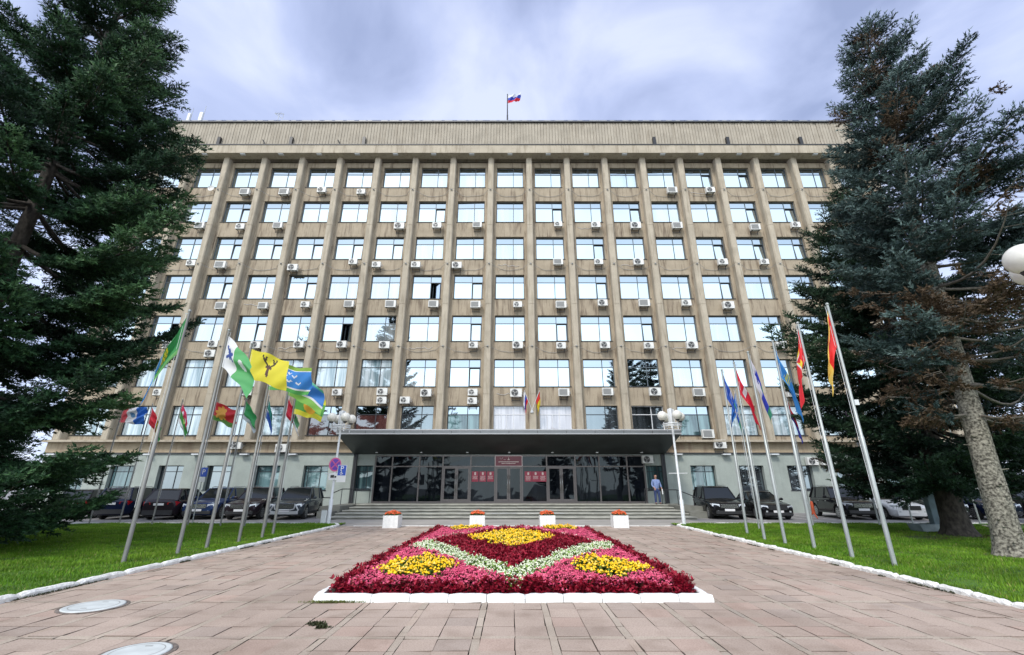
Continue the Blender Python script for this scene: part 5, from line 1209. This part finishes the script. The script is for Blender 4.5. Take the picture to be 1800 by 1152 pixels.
# person at the right end of the platform
SKIN = mat('skin', (.42, .23, .17), .55, var=.08); SHIRT = mat('blue_shirt', (.16, .22, .42), .8, vscale=30, col2=(.24, .32, .55)); JEAN = mat('jeans', (.03, .05, .13), .85, var=.25, vscale=8); SHOE = mat('shoe_leather', (.015, .014, .014), .5); HAIRM = mat('short_hair', (.05, .04, .035), .9)
def skin(name, chains, m_, parent, sub=2, root=0):
    """one continuous surface grown from a joint skeleton: chains of (x,y,z,r), sharing joints by equal position"""
    V = []; E = []; Rr = []; idx = {}
    def vid(p):
        k = tuple(round(q, 4) for q in p[:3])
        if k not in idx: idx[k] = len(V); V.append(p[:3]); Rr.append(p[3:] if len(p) > 4 else (p[3], p[3]))
        return idx[k]
    for ch in chains:
        for a, b_ in zip(ch[:-1], ch[1:]):
            i, j = vid(a), vid(b_)
            if i != j: E.append((i, j))
    me = bpy.data.meshes.new(name); me.from_pydata(V, E, []); o = bpy.data.objects.new(name, me); COL.objects.link(o)
    sk = me.skin_vertices if len(me.skin_vertices) else None
    md = o.modifiers.new('skin', 'SKIN'); md.use_smooth_shade = True
    if not len(me.skin_vertices):
        bm = bmesh.new(); bm.from_mesh(me); bm.verts.layers.skin.verify(); bm.to_mesh(me); bm.free()
    for i, r_ in enumerate(Rr): me.skin_vertices[0].data[i].radius = r_; me.skin_vertices[0].data[i].use_root = (i == 0)
    ss = o.modifiers.new('sub', 'SUBSURF'); ss.levels = sub; ss.render_levels = sub
    bpy.context.view_layer.update()
    m2 = bpy.data.meshes.new_from_object(o.evaluated_get(bpy.context.evaluated_depsgraph_get())); bpy.data.objects.remove(o)
    m2.materials.clear(); m2.materials.append(m_)
    m2.polygons.foreach_set('use_smooth', [True] * len(m2.polygons))
    o = bpy.data.objects.new(name, m2); COL.objects.link(o)
    if parent: o.parent = parent
    return o
pp = at(1157, 888.5, 31.0); 
t = empty('person', (pp.x, 31.0, .61)); tag(t, 'man in light blue shirt and dark jeans standing at the right end of the steps', 'person')
t.rotation_euler = (0, 0, R(4)); t.scale = (1.03, 1.03, 1.03)
# faces -Y; his left hand is at +X
pel = (0, 0, .95, .15, .11)
body = [
 [pel, (0, 0, 1.10, .15, .12), (0, -.02, 1.28, .165, .125), (0, .0, 1.42, .17, .10), (0, .01, 1.50, .06, .06), (0, -.005, 1.56, .055, .06), (0, -.02, 1.62, .07, .085), (0, -.02, 1.70, .076, .095), (0, -.01, 1.765, .062, .075)],
 [(0, .0, 1.42, .17, .10), (-.19, .0, 1.43, .06, .06), (-.27, .03, 1.16, .043, .043), (-.19, -.14, .98, .032, .030), (-.165, -.17, .935, .036, .020)],
 [(0, .0, 1.42, .17, .10), (.19, .0, 1.43, .06, .06), (.28, .04, 1.17, .043, .043), (.33, -.04, .93, .032, .030), (.335, -.06, .87, .036, .020)],
 [pel, (-.10, 0, .86, .09, .09), (-.115, -.015, .49, .058, .06), (-.12, .02, .09, .04, .045), (-.125, -.12, .04, .04, .03)],
 [pel, (.10, 0, .86, .09, .09), (.125, -.03, .49, .058, .06), (.15, .0, .09, .04, .045), (.175, -.13, .04, .04, .03)]]
for (hx, hy, hz, sx, dirx) in ((-.165, -.17, .935, 1, .5), (.335, -.06, .87, -1, .1)):   # fingers and thumb curl from the palms
    for k in range(4):
        ox = (k - 1.5) * .017; ln = (.040, .046, .043, .034)[k]
        body.append([(hx, hy, hz, .036, .020), (hx + ox, hy - .006, hz - .035, .010, .010), (hx + ox, hy - .014, hz - .035 - ln, .009, .009), (hx + ox + .004, hy - .002, hz - .035 - ln * 1.7, .008, .008)])
    body.append([(hx, hy, hz, .036, .020), (hx + .032 * sx, hy - .012, hz - .012, .011, .011), (hx + .040 * sx, hy - .022, hz - .045, .009, .009)])
o = skin('body', body, SKIN, t)
shirt = [[(0, 0, .90, .19, .145), (0, 0, 1.02, .185, .15), (0, -.025, 1.18, .19, .155), (0, -.01, 1.34, .195, .135), (0, .005, 1.45, .15, .10), (0, .01, 1.495, .075, .075)],
 [(0, -.01, 1.34, .195, .135), (-.20, .0, 1.43, .078, .075), (-.275, .03, 1.17, .060, .060), (-.215, -.10, 1.02, .046, .046)],
 [(0, -.01, 1.34, .195, .135), (.20, .0, 1.43, .078, .075), (.285, .04, 1.18, .060, .060), (.32, -.02, 1.0, .046, .046)]]
skin('shirt', shirt, SHIRT, t)
b = MB(); b.box(-.006, .006, -.178, -.172, .95, 1.42); b.build('button_placket', mat('placket', (.10, .14, .32), .8), t)
skin('jeans', [[(0, 0, .98, .155, .125), (0, 0, .90, .165, .125), (-.10, 0, .80, .105, .105), (-.118, -.015, .49, .078, .08), (-.122, .015, .08, .062, .07)], [(0, 0, .90, .165, .125), (.10, 0, .80, .105, .105), (.128, -.03, .49, .078, .08), (.152, .0, .08, .062, .07)]], JEAN, t)
for sx, fx in ((-.125, -.13), (.155, .19)): skin('shoe', [[(sx, .045, .05, .042, .042), (sx, -.03, .045, .048, .042), (fx, -.16, .035, .044, .030)]], SHOE, t)
b = MB(); b.sphere((0, -.005, 1.715), .094, 0, 18, 12, (.93, 1.12, 1.08)); 
b.v = [(x, y, z) for x, y, z in b.v]; fs2 = [(f_, m_) for f_, m_ in zip(b.f, b.m) if all(b.v[i][2] > 1.69 and (b.v[i][1] > -.03 or b.v[i][2] > 1.84) for i in f_)]
b.f = [f_ for f_, _ in fs2]; b.m = [0] * len(b.f); b.sm = [True] * len(b.f); b.build('hair', HAIRM, t)
b = MB()
for s_ in (-1, 1): b.sphere((s_ * .029, -.102, 1.705), .011, 0, 8, 6); b.sphere((s_ * .029, -.110, 1.705), .006, 1, 8, 6)
b.build('eyes', [M['white_paint'], SDK], t)
b = MB(); b.tube([(0, -.10, 1.715), (0, -.128, 1.675), (0, -.105, 1.668)], [.010, .016, .012], 8); 
for s_ in (-1, 1): b.sphere((s_ * .078, -.01, 1.695), .026, 0, 8, 6, (.35, .7, 1.1))
b.build('nose_and_ears', SKIN, t)
b = MB(); b.tube([(-.026, -.098, 1.640), (0, -.106, 1.638), (.026, -.098, 1.640)], .006, 6); b.build('mouth', mat('lips', (.30, .10, .09), .5), t)
b = MB(); b.tube([(.345, -.085, .93), (.35, -.09, .62)], [.030, .042], 8); 
o = b.build('folded_paper', M['white_paint']); o.location = t.location; o.rotation_euler = t.rotation_euler; tag(o, 'rolled white paper held in the hand of the man on the steps', 'paper')
# metal column with a tray on the right lawn
c = ground(1652, 936); t = empty('metal_column', (c.x, c.y, 0)); tag(t, 'blue grey metal column rising from a low tray beside the rear right spruce trunk', 'metal column')
BG = mat('blue_grey_metal', (.12, .18, .21), .5, .2, var=.25, vscale=3)
b = MB(); b.box(-.20, .20, -.12, .12, .02, 3.6); b.build('column', BG, t, bevel=.02)
b = MB(); b.tube([(.42, 0, .1), (.38, 0, 3.6)], .03, 8); b.tube([(.25, 0, .6), (.40, 0, .6)], .02, 6); b.build('side_pipe', M['pole'], t)
b = MB(); pr = [(-.95, .30), (-.85, .02), (.40, .02), (.55, .32)]
vs_ = [(x, y, z) for y in (-.3, .3) for x, z in pr]; b.add(vs_, [(0, 1, 2, 3), (7, 6, 5, 4), (0, 4, 5, 1), (1, 5, 6, 2), (2, 6, 7, 3)]); b.build('tray', mat('tray_metal', (.22, .27, .28), .5, .2, var=.2), t)
# ================================================================ SPRUCES
BARK = mat('bark', (.10, .085, .065), .95, vscale=5, bump=1.0, bscale=18, col2=(.20, .18, .15)); 
BARK2 = mat('lichened_bark', (.05, .045, .035), .95, vscale=17, bump=1.0, bscale=30, col2=(.33, .31, .25), detail=9)
BARK3 = mat('dark_bark', (.022, .018, .014), .95, vscale=9, bump=1.0, bscale=18, col2=(.075, .064, .052), stretch=(1, 1, .5))
def needle(name, a, b_, sc=.8):
    m_ = bpy.data.materials.new(name); m_.use_nodes = True; t_ = m_.node_tree; p = t_.nodes['Principled BSDF']; p.inputs['Roughness'].default_value = .6; p.inputs['Specular IOR Level'].default_value = .25
    at_ = t_.nodes.new('ShaderNodeAttribute'); at_.attribute_name = 'Col'
    t_.links.new(at_.outputs['Color'], p.inputs['Base Color']); return m_
NEEDLE = needle('spruce_needles', 0, 0)
def spruce(label, base, H, lean, prof, z0, nl, seed, cols, bark, trunk_r, twig_k=10, dens=1.0, inner=.22, droop=(-.30, .45), bare=None, dead=.0, lod=1.0, wn=8, thick=1.0, name='spruce_tree', cat='spruce tree', sector=None):
    """tapered trunk, limbs in loose whorls, flat sprays of side shoots carrying bottle-brush twigs"""
    g = np.random.default_rng(seed); t = empty(name, base); tag(t, label, cat, None)
    Hn = H; lean = np.array(lean)
    def axis(z): f = z / Hn; return np.array([lean[0] * f ** 1.15, lean[1] * f ** 1.15, z])
    # trunk
    b = MB(); r = random.Random(seed); zsx = [-.1, .05, .25, .6] + [H * i / 22 for i in range(1, 23)]
    nn_ = 18; rings = []
    for z in zsx:
        c_ = axis(max(z, 0)); rad = trunk_r * (1 - z / H) ** .8 + .015 + (.55 * trunk_r * math.exp(-max(z, 0) / .22))
        rings.append([(c_[0] + rad * (1 + .07 * math.sin(k * 2.1 + z * .5) + r.gauss(0, .03) + (.16 * math.exp(-max(z, 0) / .3) * math.sin(k * 1.4 + seed))) * math.cos(2 * math.pi * k / nn_), c_[1] + rad * (1 + r.gauss(0, .03)) * math.sin(2 * math.pi * k / nn_), z) for k in range(nn_)])
    b.add([p for q in rings for p in q], [(i * nn_ + k, i * nn_ + (k + 1) % nn_, (i + 1) * nn_ + (k + 1) % nn_, (i + 1) * nn_ + k) for i in range(len(rings) - 1) for k in range(nn_)], 0, True)
    if bark is BARK2:   # knots and stubs of shed limbs
        for k in range(70):
            z = r.uniform(.2, 7.5); a = r.uniform(0, 6.28); c_ = axis(z); rad = trunk_r * (1 - z / H) ** .8; q = (c_[0] + rad * math.cos(a), c_[1] + rad * math.sin(a), z)
            b.sphere(q, r.uniform(.03, .075), 0, 7, 5, (1, 1, .7))
            if k % 3 == 0: b.tube([q, (q[0] + .16 * math.cos(a), q[1] + .16 * math.sin(a), z + .02)], [.022, .010], 5)
    b.build('trunk', bark, t)
    TP = []; TD = []; TC = []; TS = []
    lb = MB()
    for i in range(nl):
        wi = i // wn; f = (wi * wn + wn * .5 * (1 + .35 * g.normal(0, .45))) / nl; f = min(max(f, 0), .995); z = z0 + (H - .15 - z0) * f
        if bare and bare(z, (i * 2.39996) % 6.2832): pass
        a = (i % wn) * 6.2832 / wn + wi * 1.1 + g.normal(0, .22); L_ = prof(z, a) * g.choice([g.uniform(.80, .98), g.uniform(1.0, 1.16), g.uniform(.5, .8)], p=[.74, .14, .12]) + .08
        if sector and not sector(a, z): 
            if g.random() < .5: continue
        if bare:
            br = bare(z, a % 6.2832)
        else: br = 0
        s0 = droop[0] + (droop[1] - droop[0]) * (z / H) ** 1.3 + g.normal(0, .05); up = .10 + .18 * g.random()
        d0 = np.array([math.cos(a), math.sin(a), 0]); side = np.array([-math.sin(a), math.cos(a), 0]); bend = g.normal(0, .06)
        sag = .16 * L_ / 6
        def P(t_): return axis(z) + d0 * L_ * t_ + side * bend * L_ * t_ ** 2 + np.array([0, 0, 1]) * (L_ * (s0 * t_ - sag * np.sin(np.pi * t_) + up * t_ ** 3))
        n = 7; rad0 = .014 + .011 * L_
        lb.tube([Vector(P(k / n)) for k in range(n + 1)], [rad0 * (1 - k / n) ** .8 + .004 for k in range(n + 1)], 5, cap=False)
        if br >= 1:    # a bare, broken limb with a few dead twigs
            for k in range(20):
                t_ = g.uniform(.2, .98); q = P(t_); s_ = 1 if k % 2 else -1; dd = d0 * .7 + side * s_ * g.uniform(.4, .9) + np.array([0, 0, g.uniform(-.5, .1)]); ll = L_ * .22 * g.uniform(.4, 1.2)
                lb.tube([Vector(q), Vector(q + dd * ll * .6 + np.array([0, 0, -.02])), Vector(q + dd * ll + np.array([0, 0, -.10 * ll]))], [.008, .005, .003], 3, cap=False)
                if g.random() < .6:
                    m_ = 7; bb = q + dd * ll * np.linspace(.25, 1, m_)[:, None] + g.normal(0, .03, (m_, 3)); TP.append(bb); TD.append(dd[None] + g.normal(0, .6, (m_, 3))); TS.append(np.full(m_, .8)); TC.append(np.full(m_, 2.0 if g.random() < .8 else .3))
            continue
        isdead = g.random() < dead; shade = g.normal(0, .14)
        hue = g.random()
        ns = max(3, int(L_ * (1 - inner) / .19 * dens))
        for k in range(ns):
            t_ = inner + (1 - inner) * (k + g.uniform(0, 1)) / ns; q = P(t_); dl = P(min(t_ + .02, 1.02)) - P(t_ - .02); dl /= np.linalg.norm(dl)
            for s_ in (-1, 1):
                ang = g.uniform(.7, 1.05); lsub = (L_ * .36 * (1.02 - t_) ** .75 + .16) * g.uniform(.6, 1.15)
                if inner < t_ < inner + .15: lsub *= .6
                ds = dl * math.cos(ang) + side * s_ * math.sin(ang) + np.array([0, 0, g.uniform(-.32, .02)]); ds /= np.linalg.norm(ds)
                m_ = max(1, int(lsub / (.10 / dens ** .5) )); 
                tt = (np.arange(m_) + g.uniform(0, 1, m_)) / m_
                base_ = q + ds * (lsub * tt)[:, None] + np.array([0, 0, -1]) * (.14 * lsub * tt ** 2)[:, None]
                for s2 in (-1, 1):
                    pd = np.cross(ds, [0, 0, 1]); pd /= (np.linalg.norm(pd) + 1e-6)
                    dd = ds * .75 + pd * s2 * .75 + np.stack([g.normal(0, .15, m_), g.normal(0, .15, m_), g.normal(.12, .28, m_)], 1)
                    TP.append(base_); TD.append(dd); TS.append(np.full(m_, 1.0) * g.uniform(.8, 1.2)); cval = np.full(m_, 2.0 if isdead else hue * .30 + t_ * .40 + shade + .10 * math.sin(7 * t_ + k) + g.normal(0, .10)); TC.append(cval + (tt * .15 if not isdead else 0))  # needles paler towards the tips, bough highlights put into the colour
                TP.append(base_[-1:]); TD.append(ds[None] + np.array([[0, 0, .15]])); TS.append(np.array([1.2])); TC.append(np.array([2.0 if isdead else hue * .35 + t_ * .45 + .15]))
        TP.append(P(1.0)[None]); TD.append(dl[None]); TS.append(np.array([1.3])); TC.append(np.array([.9]))
    # leader
    for k in range(int(14 * dens)):
        z = H - .9 * k / 14; TP.append(axis(z)[None]); TD.append(np.array([[g.normal(0, .4), g.normal(0, .4), 1]])); TS.append(np.array([1.0])); TC.append(np.array([.5]))
    lb.build('limbs', BARK3 if bark is not BARK2 else BARK, t)
    P_ = np.concatenate(TP); D_ = np.concatenate(TD); S_ = np.concatenate(TS); C_ = np.concatenate(TC); D_ /= np.linalg.norm(D_, axis=1)[:, None]
    N_ = len(P_); K = twig_k; tl = .23 * lod
    P2 = np.repeat(P_, K, 0); D2 = np.repeat(D_, K, 0); S2 = np.repeat(S_, K); C2 = np.repeat(C_, K); n = len(P2)
    u = np.tile(np.linspace(0, 1, K), N_) + g.normal(0, .05, n)
    rv = g.normal(0, 1, (n, 3)); rv[:, 2] += .35; rv -= D2 * (rv * D2).sum(1)[:, None]; rv /= np.linalg.norm(rv, axis=1)[:, None]
    st = P2 + D2 * (u * tl * S2)[:, None]; dr_ = D2 * .75 + rv * .75; dr_ /= np.linalg.norm(dr_, axis=1)[:, None]
    ln = .095 * lod * g.uniform(.7, 1.25, n) * S2; sd_ = np.cross(dr_, rv + g.normal(0, .3, (n, 3))); sd_ /= (np.linalg.norm(sd_, axis=1)[:, None] + 1e-6); w_ = .021 * lod * thick * g.uniform(.7, 1.3, n)
    V = np.empty((n, 3, 3)); V[:, 0] = st - sd_ * w_[:, None]; V[:, 1] = st + sd_ * w_[:, None]; V[:, 2] = st + dr_ * ln[:, None]
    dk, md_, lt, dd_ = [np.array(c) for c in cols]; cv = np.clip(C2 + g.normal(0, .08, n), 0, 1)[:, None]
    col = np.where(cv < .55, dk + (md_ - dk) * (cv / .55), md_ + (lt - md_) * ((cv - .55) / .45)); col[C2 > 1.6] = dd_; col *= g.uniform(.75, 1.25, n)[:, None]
    npmesh('crown', V.reshape(-1, 3), np.arange(n * 3).reshape(-1, 3), NEEDLE, t, colors=col)
    print('spruce', label[:30], n)
    return t
GREEN = ((.006, .020, .010), (.018, .055, .022), (.078, .165, .060), (.08, .055, .03))  # pale third tone: young growth, with lit highlights painted in
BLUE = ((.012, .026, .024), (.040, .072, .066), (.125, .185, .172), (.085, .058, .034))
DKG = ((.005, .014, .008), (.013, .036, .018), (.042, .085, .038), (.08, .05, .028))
def lerp_prof(tab):
    zs_ = [q[0] for q in tab]; rs_ = [q[1] for q in tab]
    return lambda z: float(np.interp(z, zs_, rs_))
pA = lerp_prof([(.5, 4.1), (1.5, 4.5), (2.6, 4.6), (4.5, 4.6), (6, 4.7), (8, 4.9), (10.5, 4.9), (13, 4.3), (15, 3.4), (17, 2.8), (20, 2.0), (25, .3)])
spruce('huge dark green spruce filling the left edge, branches sweeping to the lawn', (-16.05, 12.6, 0), 25, (.0, 0), lambda z, a: pA(z), .9, 176, 11, GREEN, BARK3, .27, twig_k=11, dens=1.45, inner=.24, droop=(-.26, .24), wn=11)
pB = lerp_prof([(.5, 3.6), (4, 4.0), (10, 3.0), (20, .3)])
spruce('second dark spruce standing further back on the left lawn', (-23.5, 18.5, 0), 20, (.2, 0), lambda z, a: pB(z), .6, 100, 12, DKG, BARK3, .28, twig_k=7, dens=.8, inner=.2, lod=1.25)
pC = lerp_prof([(3.0, 2.0), (5.0, 2.7), (7.5, 3.2), (10, 3.2), (12, 2.8), (14, 2.1), (16, 1.25), (17.5, .8), (18.4, .45), (19.5, .15)])
def profC(z, a):
    f = 1.0 + .28 * math.cos(a)          # heavier towards +X
    if z > 8.5: f = 1.0 + (.42 if z < 14.5 else .15) * math.cos(a)
    return pC(z) * f
def bareC(z, a):
    if z < 4.6: return 1
    if z < 7.5 and (a < 1.3 or a > 4.9): return 1 if random.Random(int(z * 50)).random() < .75 else 0
    if z < 7.5: return 1 if random.Random(int(z * 50)).random() < .45 else 0
    if 7.5 <= z < 12.3 and (a < 1.4 or a > 4.8): return 1 if random.Random(int(z * 77)).random() < .6 else 0
    return 0
spruce('tall blue grey spruce with pale lichened trunk and bare lower limbs at the right', (12.6, 12.4, 0), 18.9, (1.45, .2), profC, 3.2, 140, 21, BLUE, BARK2, .275, twig_k=11, dens=1.3, inner=.20, droop=(-.18, .42), bare=bareC, dead=.06, wn=7)
pD = lerp_prof([(1.6, 3.2), (3.5, 4.4), (6, 4.3), (9, 3.4), (12, 2.2), (15, .3)])
spruce('dark green spruce with thick trunk behind the blue grey spruce', (16.0, 17.4, 0), 15.2, (-.1, .1), lambda z, a: .93 * pD(z) * (1 + .12 * math.cos(a - 3.14)), 1.9, 136, 31, DKG, BARK3, .38, twig_k=9, dens=1.2, inner=.2, droop=(-.28, .30), dead=.04, lod=1.1)
pE = lerp_prof([(.8, 3.4), (3, 4.0), (6, 3.2), (9, 1.8), (11, .3)])
spruce('shorter dark spruce beyond the parked cars at the far right', (25.5, 20.5, 0), 11.0, (0, 0), lambda z, a: pE(z), 1.8, 100, 41, DKG, BARK3, .25, twig_k=7, dens=.8, inner=.2, lod=1.3)
# dead brown spray hanging low on the right spruce: handled by its dead limbs
# spruces behind the photographer that show as reflections in the lower windows
src = [o for o in S.objects if o.parent is None and o.get('category') == 'spruce tree']
for i, (x, y, s_, lb) in enumerate(((-13, -24, .95, 'spruce behind the viewpoint, mirrored in the lower left windows'), (9, -27, .9, 'spruce behind the viewpoint, mirrored in the middle lower windows'), (27, -20, 1.0, 'spruce behind the viewpoint, mirrored in the lower right windows'))):
    o = clone(src[1 if i != 1 else 3]); o.location = (x, y, 0); o.rotation_euler = (0, 0, 1.3 * i); o.scale = (s_, s_, s_); tag(o, lb, 'spruce tree')
